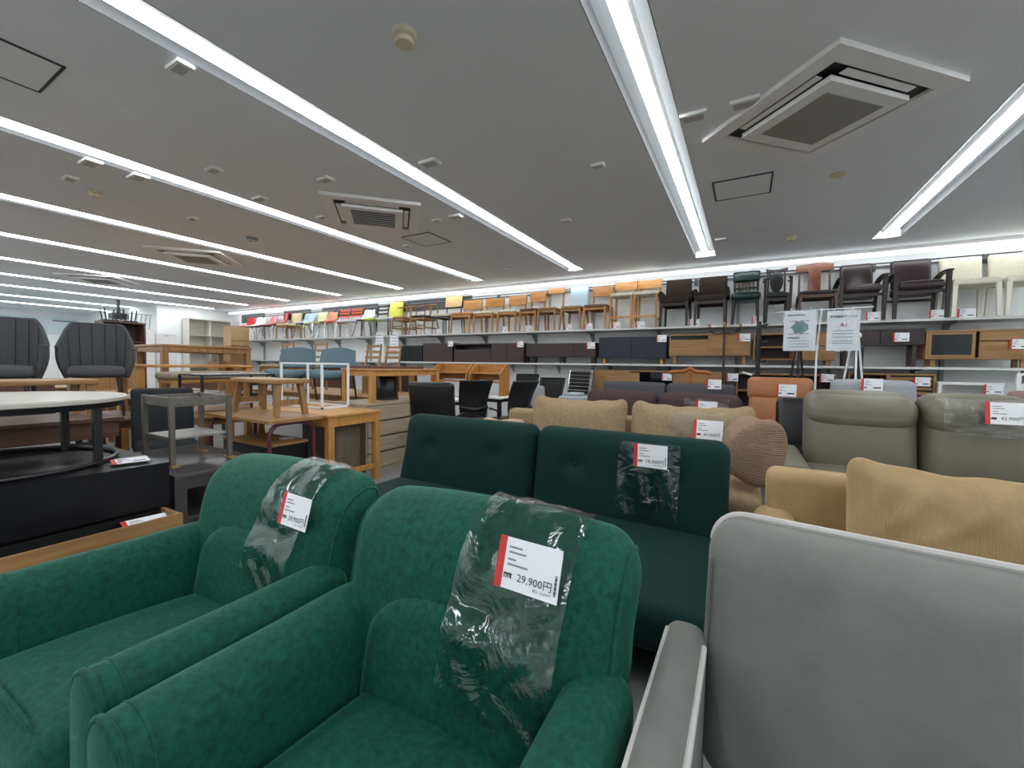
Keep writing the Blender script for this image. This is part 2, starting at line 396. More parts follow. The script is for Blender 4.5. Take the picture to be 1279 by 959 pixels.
# curtain rail with brackets above the shelf chairs
t = T('rail', 'dark pipe rail on brackets above the display chairs', 'rail', (0, YB-.03, CZ-.19))
b = MB(); b.tube([(-14, 0, 0), (2.9, 0, 0)], .014, 8); b.build('pipe', STEELG, t)
b = MB(); b.tube([(-14, .02, .05), (2.9, .02, .05)], .008, 6); b.build('pipe', mat('dark_pipe', '4a4c4e', .5), t)
for px in (420, 510, 555, 623, 686, 715, 770, 870, 960, 1090, 1230):
    q = P(px, 345, Y=YB-.03); B('bracket', mat('dark_pipe', '4a4c4e', .5), t, (q.x-.025, q.x+.025, -.015, .03, -.06, .05))
for x0, x1 in ((-14.5, -13.2), (-12.2, -10.9), (-10.4, -8.2), (-7.6, -5.3)):
    struct(B('trim_1', mat('dark_board', '55565a', .7), None, (x0, x1, YB-.015, YB, CZ-.36, CZ-.1)))

# ------------------------------------------------------------------ price tags
NT = [0]
def price(loc, rz, lbl, w=.15, tilt=0, txt=None, big=False, group=None):
    """upright card facing -Y before rotation; origin at the card's centre bottom"""
    t = T('price_card', lbl, 'price card', loc, rz, group)
    t.rotation_euler.x = math.radians(tilt)
    h = w*.72
    B('card', PAPER, t, (-w/2, w/2, 0, .0015, 0, h))
    B('band', RED, t, (-w/2-.001, -w/2+w*.11, -.0008, .002, -.0005, h+.0005))
    f = -.0012
    for k, (x0, x1, z) in enumerate(((-.33, -.12, .82), (-.33, -.05, .72), (-.33, -.2, .58), (-.33, .0, .48))):
        B('print_line', INKG, t, (x0*w, x1*w, f, 0, z*h-.012*w, z*h+.012*w))
    if not big and not txt:
        B('print_line', INK, t, (.05*w, .4*w, f, 0, .2*h, .3*h)); 
    B('stock_mark', INK, t, (-.37*w, -.24*w, f, 0, .21*h, .31*h))
    R = Matrix.Rotation(PI/2, 4, 'X')
    if txt:
        text('price_text', txt, w*.15, INK, t, Matrix.Translation((.41*w, f-.0004, .2*h)) @ R, 'RIGHT')
        if big:
            text('stock_text', '現品', w*.058, PAPER, t, Matrix.Translation((-.366*w, f-.0006, .215*h)) @ R)
            text('tax_text', '税込  %s円' % format(int(int(txt[:-1].replace(',', ''))*1.1+.5), ','), w*.045, INK, t, Matrix.Translation((.4*w, f-.0004, .1*h)) @ R, 'RIGHT')
            for i in range(14):
                B('barcode', INK, t, (.435*w, .465*w, f, 0, (.14+i*.027)*h, (.14+i*.027+.012+.008*(i % 3))*h))
    return t

# ------------------------------------------------------------------ upper-shelf chairs
def legs4(t, w, d, h, m, th=.035, splay=(0, 0), rnd=False, back_h=None, taper=.75, inset=0):
    for sx in (-1, 1):
        for sy in (-1, 1):
            b = MB(); x, y = sx*(w/2-th/2-inset), sy*(d/2-th/2-inset)
            p0 = (x, y, h); p1 = (x+sx*splay[0], y+sy*splay[1], 0)
            if rnd: b.tube([p1, p0], th/2*taper, 8, th/2)
            else: b.bar(p0, p1, th, th, (0, 1, 0), th*taper, th*taper)
            b.build('leg', m, t, smooth=rnd)
def backpanel(w, z0, z1, y, curve=.04, lean=.06, th=.02, m=None, t=None, name='backrest', top_arch=0, nu=10, nv=4, taper=0):
    def fn(u, v):
        x = (u-.5)*w*(1-taper*(1-v)); c = (2*u-1)**2
        z = z0+(z1-z0)*v+top_arch*(1-c)*v
        return (x, y+lean*v*(z1-z0)/.3-curve*c, z)
    return MB().grid(fn, nu, nv, -th).build(name, m, t)
SPX = [307, 317, 330, 345, 358.5, 376, 392, 405, 419, 434, 451, 467, 484, 503, 528, 557, 581, 609, 638, 664, 687, 716, 746, 777, 807, 843, 887, 930, 969, 1018, 1072, 1143, 1209, 1276]
def room(px, y=7.15):
    xs = [P(q, 405, Y=y).x for q in SPX]; i = SPX.index(px)
    return min([abs(xs[i]-xs[j]) for j in (i-1, i+1) if 0 <= j < len(xs)])-.02
def chair(px, lbl, frame, seatm, backm=None, back='panel', w=.46, d=.46, sh=.42, H=.78, leg=.034, splay=(.01, .02), arms=None, rz=0, rnd=False,
          z=None, loc=None, name='chair', y=7.18, stretch=False, seat_t=.045, group='chairs on the upper shelf', bh=None, apron=True, pyx=405, cat='chair', seat_r=.02):
    if loc is None:
        x = P(px, pyx, Y=y-.05).x; loc = (x, y, SH[1])
    t = T(name, lbl, cat, loc, rz, group)
    if px: w = min(w, room(px)-2*splay[0]-(.08 if arms else 0)-(.1 if back == 'bow' else 0))
    backm = backm or seatm; R = math.radians
    m = MB(); m.rbox((0, 0, sh-seat_t/2), (w, d, seat_t), seat_r, 4, (0, 0, .012)); m.build('seat', seatm, t)
    if apron:
        b = MB(); b.box(-w/2+.03, w/2-.03, -d/2+.02, -d/2+.04, sh-seat_t-.045, sh-seat_t+.005); b.box(-w/2+.03, w/2-.03, d/2-.04, d/2-.02, sh-seat_t-.045, sh-seat_t+.005)
        b.box(-w/2+.02, -w/2+.04, -d/2+.03, d/2-.03, sh-seat_t-.045, sh-seat_t+.005); b.box(w/2-.04, w/2-.02, -d/2+.03, d/2-.03, sh-seat_t-.045, sh-seat_t+.005)
        b.build('apron', frame, t, smooth=False)
    legs4(t, w, d, sh-seat_t+.005, frame, leg, splay, rnd)
    by = d/2-.02
    bz = bh or (H-.2)
    if back in ('panel', 'ladder', 'splat', 'oval', 'open'):
        for s in (-1, 1):
            b = MB(); b.bar((s*(w/2-.03), by-.01, sh-seat_t-.01), (s*(w/2-.035), by+.07, H-.02), leg*.85, leg*.8, (0, 1, 0), leg*.6, leg*.6); b.build('back_post', frame, t, smooth=False)
    if back == 'panel': backpanel(w-.01, bz, H, by+.03, .03, .05, .02, backm, t)
    elif back == 'open':
        backpanel(w, H-.1, H, by+.05, .02, .02, .022, backm, t)
    elif back == 'full': 
        m = MB(); m.rbox((0, by+.03, (sh+H)/2-.02), (w*.96, .07, H-sh+.04), .03, 5, (0, .02, 0), lambda o: (o.x, o.y+.14*(o.z), o.z)); m.build('backrest', backm, t)
    elif back == 'ladder':
        for k in range(3): backpanel(w-.03, sh+.13+k*(H-sh-.18)/2.2, sh+.17+k*(H-sh-.18)/2.2, by+.03+.02*k, .012, .01, .015, backm, t, 'slat')
    elif back == 'splat':
        backpanel(w+.02, H-.09, H, by+.06, .015, .01, .022, backm, t, 'top_rail', top_arch=.025)
        backpanel(.15, sh+.02, H-.05, by+.01, .01, .04, .014, backm, t, 'splat')
    elif back == 'oval':
        backpanel(w, H-.045, H, by+.06, .012, .01, .022, frame, t, 'top_rail', top_arch=-.02)
        backpanel(w-.04, sh+.06, sh+.085, by+.02, .01, .01, .018, frame, t, 'cross_rail')
        b = MB(); b.rbox((0, by+.035, (sh+.08+H-.04)/2), (.17, .05, H-sh-.11), .024, 6, (0, .01, 0), lambda o: (o.x*math.sqrt(max(.05, 1-(o.z/((H-sh-.11)/2*1.02))**2)), o.y+.12*o.z, o.z)); b.build('oval_pad', backm, t)
    elif back == 'bow':          # wishbone: bent rail carried on bowed posts
        pts = [(-w*.55, -.05, sh+.22)]+[(w*.58*math.sin(a), by*.2+.24*math.cos(a), sh+.24+.06*math.cos(a)) for a in [PI*(-.5+i/10) for i in range(11)]]+[(w*.55, -.05, sh+.22)]
        b = MB(); b.tube(pts, .015, 8); b.build('bow_rail', frame, t)
        for s in (-1, 1):
            b = MB(); b.tube([(s*w*.42, by-.02, sh-.04), (s*w*.5, by+.03, sh+.12), (s*w*.42, by+.0, sh+.27)], .015, 8); b.build('back_post', frame, t)
        b = MB(); b.bar((0, by-.02, sh-.02), (0, by+.02, sh+.29), .05, .012, (0, 1, 0)); b.build('splat', frame, t, smooth=False)
    elif back == 'shell':
        def fn(u, v):
            x = (u-.5)*w*1.02; c = (2*u-1)**2; rise = max(0, v-.35)/.65
            yy = -d/2+d*min(v/.5, 1)*.95+rise*.1; zz = sh-.03+.05*c*(.3+.7*min(1, v*2))*(1-rise*.2)+(H-sh)*max(0, (v-.42)/.58)**1.05-.18*(c**2)*rise*(H-sh)
            return (x*(1-.18*rise), yy-.07*c*rise, zz)
        MB().grid(fn, 12, 14, .012).build('shell', backm, t)
    if arms:
        for s in (-1, 1):
            b = MB(); b.tube([(s*(w/2+.015), by+.04, sh+.24), (s*(w/2+.03), 0, sh+.2), (s*(w/2+.015), -d/2+.02, sh+.215), (s*(w/2-.005), -d/2-.03, sh+.2)], .018, 8); b.build('armrest', frame, t)
            b = MB(); b.bar((s*(w/2+.012), -d/2+.03, 0), (s*(w/2+.015), -d/2+.03, sh+.21), leg, leg, (0, 1, 0)); b.build('arm_post', frame, t, smooth=False)
    if stretch:
        for s in (-1, 1):
            b = MB(); b.box(s*(w/2-.03)-.008, s*(w/2-.03)+.008, -d/2, d/2, .14, .17); b.build('stretcher', frame, t, smooth=False)
        b = MB(); b.box(-w/2+.03, w/2-.03, -d/2+.0, -d/2+.02, .18, .21); b.build('stretcher', frame, t, smooth=False)
    return t
def shell_chair(px, lbl, col, legm=CHROME, y=7.17, rz=0, wood_legs=False, H=.72, back=None, tray=None, z=None):
    x = P(px, 405, Y=y-.05).x
    t = T('shell_chair', lbl, 'chair', (x, y, SH[1] if z is None else z), rz, 'chairs on the upper shelf')
    w, d, sh = min(.46, room(px)/1.1), .44, .42
    def fn(u, v):
        xx = (u-.5)*w*1.04; c = (2*u-1)**2; rise = max(0, v-.45)/.55
        yy = -d/2+d*min(v/.55, 1)*.92+rise*.12
        zz = sh+.06*c*min(1, v*2.2)+(H-sh)*rise**.95*(1-.22*c*c)
        return (xx*(1-.16*rise*rise), yy-.08*c*rise, zz)
    MB().grid(fn, 12, 14, .014).build('shell', col, t)
    B('seat_plate', BLACKP, t, (-w*.25, w*.25, -.12, .12, sh-.03, sh-.008))
    for sx in (-1, 1):
        for sy in (-1, 1):
            b = MB(); b.tube([(sx*w*.2, sy*.1, sh-.015), (sx*w*.4, sy*.19, 0)], .016 if wood_legs else .009, 8, .011 if wood_legs else .009); b.build('leg', legm, t)
    return t
SC_ = {k: mat('plastic_'+k, v, .4) for k, v in dict(red='d23a38', white='e4e7ea', pink='d98d8d', salmon='dd9a7c', orange='e0562a', yellow='dcdc50', pgreen='dfe2b0', blue='b9cfe2', beige='dccb9f', peach='dcb99a', green='c4cf3a').items()}
shell_chair(307, 'bright red plastic shell chair at the corner end of the upper shelf', SC_['red'], rz=20)
shell_chair(317, 'white plastic shell chair beside the corner red shell chair', SC_['white'], rz=15)
shell_chair(330, 'pale pink plastic shell chair between white and red shells', SC_['pink'], rz=-10)
shell_chair(345, 'tall red plastic shell chair beside the beige chair', SC_['red'], rz=-25, H=.78)
chair(358.5, 'beige high-backed chair between red shell and pale blue shell chair', OAKZ, SC_['beige'], SC_['beige'], 'full', H=.76, pyx=405)
shell_chair(376, 'pale blue shell chair with wooden splayed legs', SC_['blue'], OAKZ, wood_legs=True, H=.72)
chair(392, 'pale green flat-backed chair with thin metal legs', CHROME, SC_['pgreen'], SC_['pgreen'], 'full', H=.74, rnd=True, leg=.022, apron=False)
shell_chair(405, 'salmon pink shell chair with white wire legs', SC_['salmon'], H=.72)
chair(419, 'orange slatted plastic chair with thin legs beside the salmon shell', CHROME, SC_['orange'], SC_['orange'], 'ladder', H=.78, rnd=True, leg=.022, apron=False)
chair(434, 'orange slatted chair with a white seat', CHROME, SC_['white'], SC_['orange'], 'ladder', H=.78, rnd=True, leg=.022, apron=False)
shell_chair(451, 'white plastic chair on black tube legs', SC_['white'], BLACK, H=.7)
chair(467, 'black wire-framed chair with lime seat', BLACK, SC_['green'], BLACK, 'ladder', H=.82, rnd=True, leg=.024, apron=False)
chair(484, 'yellow-backed stacking chair with black frame', BLACK, SC_['white'], SC_['yellow'], 'full', H=.84, rnd=True, leg=.026, apron=False)
chair(503, 'light wood bow-backed armchair on the upper shelf', OAKZ, OAKX, None, 'bow', H=.74, rnd=True, stretch=True, splay=(.03, .03))
chair(528, 'light bow-backed armchair with dark seat on the upper shelf', OAKZ, DKX, None, 'bow', H=.76, rnd=True, splay=(.05, .05), stretch=True)
chair(557, 'black-framed chair with woven cane back panel', BLACK, CREAM, mat('cane', 'd8bd82', .7, bump=.7, bscale=200), 'panel', H=.86, bh=.62, rnd=True, leg=.024)
chair(581, 'honey wood chair with solid wooden seat beside the cane-backed chair', PINEZ, PINEX, PINEX, 'panel', H=.74, w=.52, splay=(.0, .03))
chair(609, 'wooden chair with cream padded seat beside solid-seated honey chair', HONZ, CREAM, HONX, 'panel', H=.74, w=.46, bh=.56)
chair(638, 'wooden chair with cream padded seat and wide curved back', HONZ, CREAM, HONX, 'panel', H=.76, w=.48, bh=.56)
chair(664, 'wooden chair with brown seat between cream-seated and open-backed chairs', HONZ, WALX, HONX, 'panel', H=.80, w=.46, bh=.60)
chair(687, 'wooden chair with an open back and single top rail', OAKZ, OAKX, PINEX, 'open', H=.84, w=.46)
chair(716, 'wooden chair with pale blue square backrest', OAKZ, OAKX, BLUEP, 'full', H=.82, w=.44, d=.42, splay=(.03, .04))
chair(746, 'brown wooden chair with curved honey top rail beside the bar stools', HONZ, WALX, HONX, 'panel', H=.80, w=.46, bh=.62)
def bar_stool(px, lbl):
    x = P(px, 405, Y=7.15).x; t = T('bar_stool', lbl, 'stool', (x, 7.22, SH[1]), 0, 'bar stools on the upper shelf')
    m = MB(); m.rbox((0, 0, .57), (.38, .38, .05), .022, 4, (0, 0, .012)); m.build('seat', CREAM, t)
    legs4(t, .38, .38, .55, PINEZ, .034, (.01, .03))
    for s in (-1, 1):
        b = MB(); b.bar((s*.165, .17, .52), (s*.17, .22, .80), .03, .03, (0, 1, 0)); b.build('back_post', PINEZ, t, smooth=False)
        b = MB(); b.box(s*.175-.01, s*.175+.01, -.2, .2, .14, .17); b.build('footrest', PINEZ, t, smooth=False)
    b = MB(); b.box(-.17, .17, -.205, -.185, .17, .2); b.build('footrest', PINEZ, t, smooth=False)
    backpanel(.40, .70, .84, .20, .05, .03, .02, PINEX, t)
bar_stool(777, 'wooden bar stool with white seat, next to plain brown-seated chair'); bar_stool(807, 'wooden bar stool with white seat, next to dark brown tweed chair')
for px, l in ((843, 'dark brown tweed armchair with black legs beside the bar stools'), (887, 'dark brown tweed armchair with black legs beside the green tufted chair')):
    t = chair(px, l, DKZ, DBRF, DBRF, 'full', w=.54, d=.48, sh=.45, H=.82, seat_t=.08, leg=.04, y=7.17, group='dark tweed chairs on the upper shelf')
    for s in (-1, 1):
        m = MB(); m.rbox((s*.225, .06, .50), (.05, .36, .16), .02, 3); m.build('armrest', DBRF, t)
# green tufted antique chair
GLE = mat('green_tufted_leather', '0f2a28', .35, var=.15)
x = P(930, 405, Y=7.1).x
t = T('antique_chair', 'dark green tufted leather antique chair with spindle back', 'chair', (x, 7.2, SH[1]))
m = MB(); m.rbox((0, 0, .42), (.38, .42, .11), .045, 5, (0, 0, .02)); m.build('seat', GLE, t)
legs4(t, .34, .36, .38, DKZ, .04, (.02, .04), True)
m = MB(); m.rbox((0, .24, .775), (.36, .07, .17), .03, 6, (0, .02, 0), lambda o: (o.x*(1+.5*max(0, o.z)), o.y-.012*math.cos(o.x*45)*math.cos(o.z*45)+.1*o.z, o.z+.0)); m.build('tufted_panel', GLE, t)
m = MB(); m.lathe([(0, 0), (.022, .004), (.026, .012), (.018, .02)], 12); o = m.build('button', DKZ, t); o.location = (0, .205, .76); o.rotation_euler.x = PI/2
for s in (-1, 1):
    b = MB(); b.bar((s*.15, .20, .42), (s*.16, .25, .82), .035, .035, (0, 1, 0)); b.build('back_post', DKZ, t, smooth=False)
for k in range(5):
    b = MB(); b.lathe([(.008, 0), (.015, .06), (.008, .12), (.014, .18), (.008, .23)], 8, (-.1+.05*k, .22, .46)); b.build('spindle', WALZ, t)
B('cross_rail', DKZ, t, (-.155, .155, .2, .235, .58, .61)); B('cross_rail', DKZ, t, (-.155, .155, .2, .235, .47, .49))
chair(969, 'dark wooden dining chair with black oval back pad', DKZ, BLKL, BLKL, 'oval', w=.50, sh=.42, H=.86, seat_t=.06, arms=True, y=7.17)
chair(1018, 'reddish wooden chair with carved top rail and vase splat', WALZ, BRNL, mat('red_wood', '70412a', .35, var=.15, scale=12, stretch=(6, 6, 1)), 'splat', w=.48, H=.86, y=7.17)
for px, l, w_ in ((1072, 'dark brown leather armchair with wooden arms beside the splat-backed chair', .44), (1143, 'dark brown leather armchair with wooden arms beside the cream chairs', .48)):
    t = T('leather_armchair', l, 'chair', (P(px, 405, Y=7.1).x, 7.17, SH[1]), 0, 'leather armchairs on the upper shelf')
    m = MB(); m.rbox((0, -.02, .39), (w_-.06, .46, .1), .035, 5, (0, 0, .02), lambda o: (o.x, o.y, o.z-.1*o.y)); m.build('seat', BRNL, t)
    m = MB(); m.rbox((0, .22, .62), (w_-.08, .08, .40), .035, 5, (0, .02, 0), lambda o: (o.x, o.y+.2*o.z, o.z)); m.build('backrest', BRNL, t)
    for s in (-1, 1):
        b = MB(); b.bar((s*w_/2, -.22, .0), (s*w_/2, -.22, .56), .036, .036, (0, 1, 0), .045, .045); b.build('leg', DKZ, t, smooth=False)
        b = MB(); b.bar((s*w_/2, .26, 0), (s*w_/2, .2, .5), .036, .036, (0, 1, 0)); b.build('leg', DKZ, t, smooth=False)
        b = MB(); b.grid(lambda u, v: (s*w_/2+(v-.5)*.055, -.27+.55*u, .575-.07*u*u+.02*math.sin(u*3)), 8, 2, -.022); b.build('armrest', DKZ, t)
    B('rail', DKZ, t, (-w_/2, w_/2, -.21, -.18, .31, .35)); B('rail', DKZ, t, (-w_/2, w_/2, .2, .23, .26, .29))
for px, l in ((1209, 'cream upholstered chair with white legs beside the leather armchair'), (1276, 'cream upholstered chair with white legs, next to the other cream chair only')):
    chair(px, l, mat('cream_leg', 'd8d6c8', .5), CREAM, CREAM, 'full', w=.54, d=.48, sh=.45, H=.80, seat_t=.07, leg=.045, y=7.17, pyx=395, apron=False, group='cream chairs on the upper shelf', rz=0)
for i in range(5):
    px = 1340+i*0
for x, l in ((3.55, 'cream'),):
    pass
# small cards on the upper shelf edge
for px, l in ((1170, 'price card standing on the upper shelf before the leather armchair'), (1206, 'price card standing on the upper shelf before the cream chair'), (867, 'price card standing on the upper shelf between tweed chairs'), (946, 'price card on the upper shelf before the oval-backed chair'), (1090, 'price card on the upper shelf between leather armchairs'),
              (800, 'price card on the upper shelf before the bar stools'), (770, 'price card on the upper shelf at first bar stool'), (735, 'price card on upper shelf before the brown-seated chair'), (710, 'price card on upper shelf under pale blue back chair'), (660, 'price card on the upper shelf under the brown seat'), (630, 'price card on the upper shelf under wide curved-back chair'), (590, 'price card on the upper shelf under cream padded chair'), (548, 'price card on the upper shelf by cane-backed chair'), (530, 'price card on the upper shelf under bow-backed chair')):
    price((P(px, 405, Y=7.06).x, 7.05, SH[1]), random.uniform(-15, 15), l, .15)

# ------------------------------------------------------------------ cabinets on shelves
def cabinet(name, lbl, x0, x1, z0, z1, body, fronts, y0=7.04, y1=7.34, rz=0, leg=None, legm=None, facem=None, t_=.018, top=None, cat='cabinet', group=None, gp=.005):
    """fronts: list of (x0,x1,z0,z1,kind) in 0..1 of the face"""
    W, H = x1-x0, z1-z0; t = T(name, lbl, cat, ((x0+x1)/2, y0, z0) if not rz else (y0, (x0+x1)/2, z0), rz, group)
    if rz: y1 = y0+y1
    lh = leg or 0; D = y1-y0
    b = MB(); h0 = lh
    b.box(-W/2, -W/2+t_, 0, D, h0, H); b.box(W/2-t_, W/2, 0, D, h0, H); b.box(-W/2, W/2, D-.01, D, h0, H); b.box(-W/2+t_, W/2-t_, 0, D, h0, h0+t_)
    b.build('body', body, t, smooth=False)
    B('top', top or body, t, (-W/2-.004, W/2+.004, -.006, D, H-t_, H+.002))
    iw, ih = W-2*t_, H-h0-2*t_
    for fx0, fx1, fz0, fz1, k in fronts:
        a, c = -W/2+t_+iw*fx0+gp/2, -W/2+t_+iw*fx1-gp/2; p, q = h0+t_+ih*fz0+gp/2, h0+t_+ih*fz1-gp/2
        fm = facem or body
        if k == 'open': 
            B('back_panel', DKX, t, (a, c, D-.02, D-.011, p, q)); continue
        if k == 'shelf': B('shelf', fm, t, (a, c, .01, D-.02, p, q)); continue
        if k == 'glass':
            o = MB(); fr = .03
            o.box(a, c, 0, .018, p, p+fr); o.box(a, c, 0, .018, q-fr, q); o.box(a, a+fr, 0, .018, p+fr, q-fr); o.box(c-fr, c, 0, .018, p+fr, q-fr)
            o = o.build('door', fm, t, smooth=False); B('pane', CLEARG, o, (a+fr, c-fr, .006, .012, p+fr, q-fr)); continue
        if k == 'dark': B('flap', CLEARG, t, (a, c, .002, .016, p, q)); continue
        o = B('drawer' if k[0] == 'r' else 'door', fm, t, (a, c, -.002, .016, p, q))
        if k in ('dk', 'rk'): B('handle', BLACK, o, ((a+c)/2-.05, (a+c)/2+.05, -.012, -.002, q-.03, q-.02))
        if k == 'slats':
            pass
    if lh:
        n = 2 if W < 1.3 else 3
        for i in range(n):
            for yy in (.04, D-.08):
                x = -W/2+.06+(W-.16)*i/(n-1); B('leg', legm or body, t, (x, x+.045, yy, yy+.04, 0, h0))
    return t
def px_x(px, py=440, Y=7.04): return P(px, py, Y=Y).x
Z2 = SH[0]; Z3 = SH[2]
cabinet('glass_cabinet', 'black glass-fronted low cabinet at the shelf beside office desks', px_x(500), px_x(527), Z2, Z2+.36, BLACKP, [(0, .5, 0, 1, 'dark'), (.5, 1, 0, 1, 'dark')])
cabinet('low_cabinet', 'plain dark brown cabinet beside the black glass cabinet', px_x(528.5), px_x(565), Z2, Z2+.40, DKX, [(0, 1, 0, 1, 'd')])
cabinet('tv_board', 'dark brown low board with open slot above its flap doors', px_x(567.5), px_x(654), Z2, Z2+.38, DKX, [(0, .56, .0, .72, 'd'), (0, .56, .74, 1, 'open'), (.56, .78, 0, 1, 'd'), (.78, 1, 0, 1, 'd')])
cabinet('tv_board', 'long dark brown board with three doors on raised legs', px_x(657.5), px_x(744), Z2, Z2+.36, DKX, [(0, .29, 0, 1, 'd'), (.29, .7, 0, 1, 'd'), (.7, 1, 0, 1, 'd')], leg=.12)
cabinet('sideboard', 'navy two-door sideboard with wooden legs', px_x(748), px_x(832), Z2, Z2+.45, mat('navy_paint', '1b2030', .5), [(0, .5, 0, 1, 'd'), (.5, 1, 0, 1, 'd')], leg=.09, legm=PINEZ)
cabinet('tv_board', 'oak board with a black slot over one door', px_x(835.5), px_x(937), Z2, Z2+.47, OAKX, [(0, .5, 0, .8, 'd'), (0, .46, .83, .95, 'dark'), (.5, 1, 0, 1, 'd')], leg=.14)
cabinet('tv_board', 'oak board with open shelves behind the hanging signs', px_x(941), px_x(1044), Z2, Z2+.46, OAKX, [(0, .48, 0, 1, 'open'), (0, .48, .44, .52, 'shelf'), (.5, 1, 0, .5, 'd'), (.5, 1, .52, 1, 'd')], leg=.08)
cabinet('console', 'dark walnut console with an under-shelf on tapered legs', px_x(1047), px_x(1154), Z2, Z2+.48, DKX, [(0, .5, 0, 1, 'd'), (.5, 1, 0, 1, 'd')], leg=.28)
x0_, x1_ = px_x(1047), px_x(1154)
cabinet('tv_board', 'oak board with a dark glass door beside the walnut console', px_x(1156), px_x(1295), Z2, Z2+.45, OAKX, [(0, .47, 0, 1, 'glass'), (.5, 1, 0, .62, 'r'), (.5, 1, .64, 1, 'r')], leg=.1)
cabinet('tv_board', 'oak low board with black centre flap on the lowest shelf', px_x(742, 470), px_x(905, 470), Z3, Z3+.53, OAKX, [(0, .3, 0, 1, 'd'), (.3, .64, 0, 1, 'dark'), (.64, 1, 0, 1, 'd')], leg=.08)
cabinet('low_cabinet', 'brown framed open cabinet behind the caramel recliner', px_x(920, 470), px_x(1045, 470), Z3, Z3+.52, OAKX, [(0, .5, 0, 1, 'open'), (.5, 1, 0, 1, 'open'), (0, 1, .48, .54, 'shelf')])
cs = cabinet('slatted_cabinet', 'oak cabinet with horizontal slatted door on the lowest shelf', px_x(1060, 470), px_x(1169, 470), Z3, Z3+.55, OAKX, [(0, .45, 0, 1, 'open'), (.45, .5, 0, 1, 'd')])
xw = px_x(1169, 470)-px_x(1060, 470)
for k in range(8): B('slat', OAKX, cs, (.0, xw/2-.03, .0, .015, .05+k*.06, .085+k*.06))
B('slat_backing', BLACKP, cs, (.0, xw/2-.02, .02, .03, .03, .53))
cabinet('open_box_shelf', 'white open box shelf on the lowest shelf beside the slatted cabinet', px_x(1171, 480), px_x(1252, 480), Z3, Z3+.46, WHITE, [], t_=.03, y0=7.0)
t = T('white_rack', 'white upright rack with slats beside the white box shelf', 'rack', (px_x(1262, 470), 6.9, 0))
for dx in (0, .3): B('post', WHITE, t, (dx, dx+.035, 0, .035, 0, 1.62 if dx else 1.2))
for z in (.5, .8, 1.05, 1.17): B('rung', WHITE, t, (.035, .3, .005, .03, z, z+.03))
for px, z, l in ((563, Z2+.33, 'price card on the plain dark brown cabinet'), (650, Z2+.3, 'price card on the dark board with open slot'), (738, Z2+.26, 'price card on the long three-door dark board'), (826, Z2+.36, 'price card on the navy sideboard'),
                 (929, Z2+.35, 'price card on the oak board with black slot'), (1124, Z2+.32, 'price card on the dark walnut console'), (1272, Z2+.22, 'price card on the oak board with glass door'),
                 (834, Z3+.38, 'price card on the oak board with black centre flap'), (916, Z3+.4, 'price card at the end of the oak low board'), (1034, Z3+.42, 'price card on the brown framed open cabinet'), (1153, Z3+.4, 'price card on the slatted cabinet'), (1241, Z3+.33, 'price card on the white box shelf')):
    price((px_x(px, 440), 7.02 if px < 1200 or z > 1 else 6.98, z), 0, l, .155)

# ------------------------------------------------------------------ stands and signs
def pole_thing(name, lbl, cat, px, py, Y, h, m, r=.016):
    p = P(px, py, Y=Y); t = T(name, lbl, cat, (p.x, Y, 0))
    b = MB(); b.tube([(0, 0, 0), (0, 0, h)], r, 10); b.build('pole', m, t)
    for k in range(4):
        a = k*PI/2+.4; b = MB(); b.tube([(0, 0, .2), (.12*math.cos(a), .12*math.sin(a), .12), (.19*math.cos(a), .19*math.sin(a), .01)], r*.8, 8); b.build('foot', m, t)
    return t, p
BRN = mat('coat_brown', '2a1a16', .35)
t, p = pole_thing('coat_stand', 'dark brown coat stand with upturned brass-tipped arms', 'coat stand', 904, 440, 6.75, 1.80, BRN)
for k in range(4):
    a = k*PI/2; c, s = math.cos(a), math.sin(a)
    b = MB(); b.tube([(0, 0, 1.72), (.1*c, .1*s, 1.70), (.19*c, .19*s, 1.74), (.2*c, .2*s, 1.82)], .009, 8); o = b.build('arm', BRN, t)
    b = MB(); b.lathe([(.012, 0), (.022, .02), (.02, .035), (0, .045)], 10, (.2*c, .2*s, 1.81)); b.build('tip', HONZ, o)
t, p = pole_thing('clothes_pole', 'thick black pole with clamp knobs beside the coat stand', 'pole', 947, 440, 6.5, 1.84, BLACKP, .03)
for z, s in ((1.78, 1), (1.55, 1), (1.3, 1), (1.1, -1)):
    b = MB(); b.tube([(0, 0, z), (.1*s, -.03, z+.02)], .012, 8); b.build('clamp_knob', BLACKP, t)
b = MB(); b.tube([(-.18, -.05, 1.16), (-.06, -.05, 1.12)], .014, 8); b.build('clamp_knob', WHITE, t)
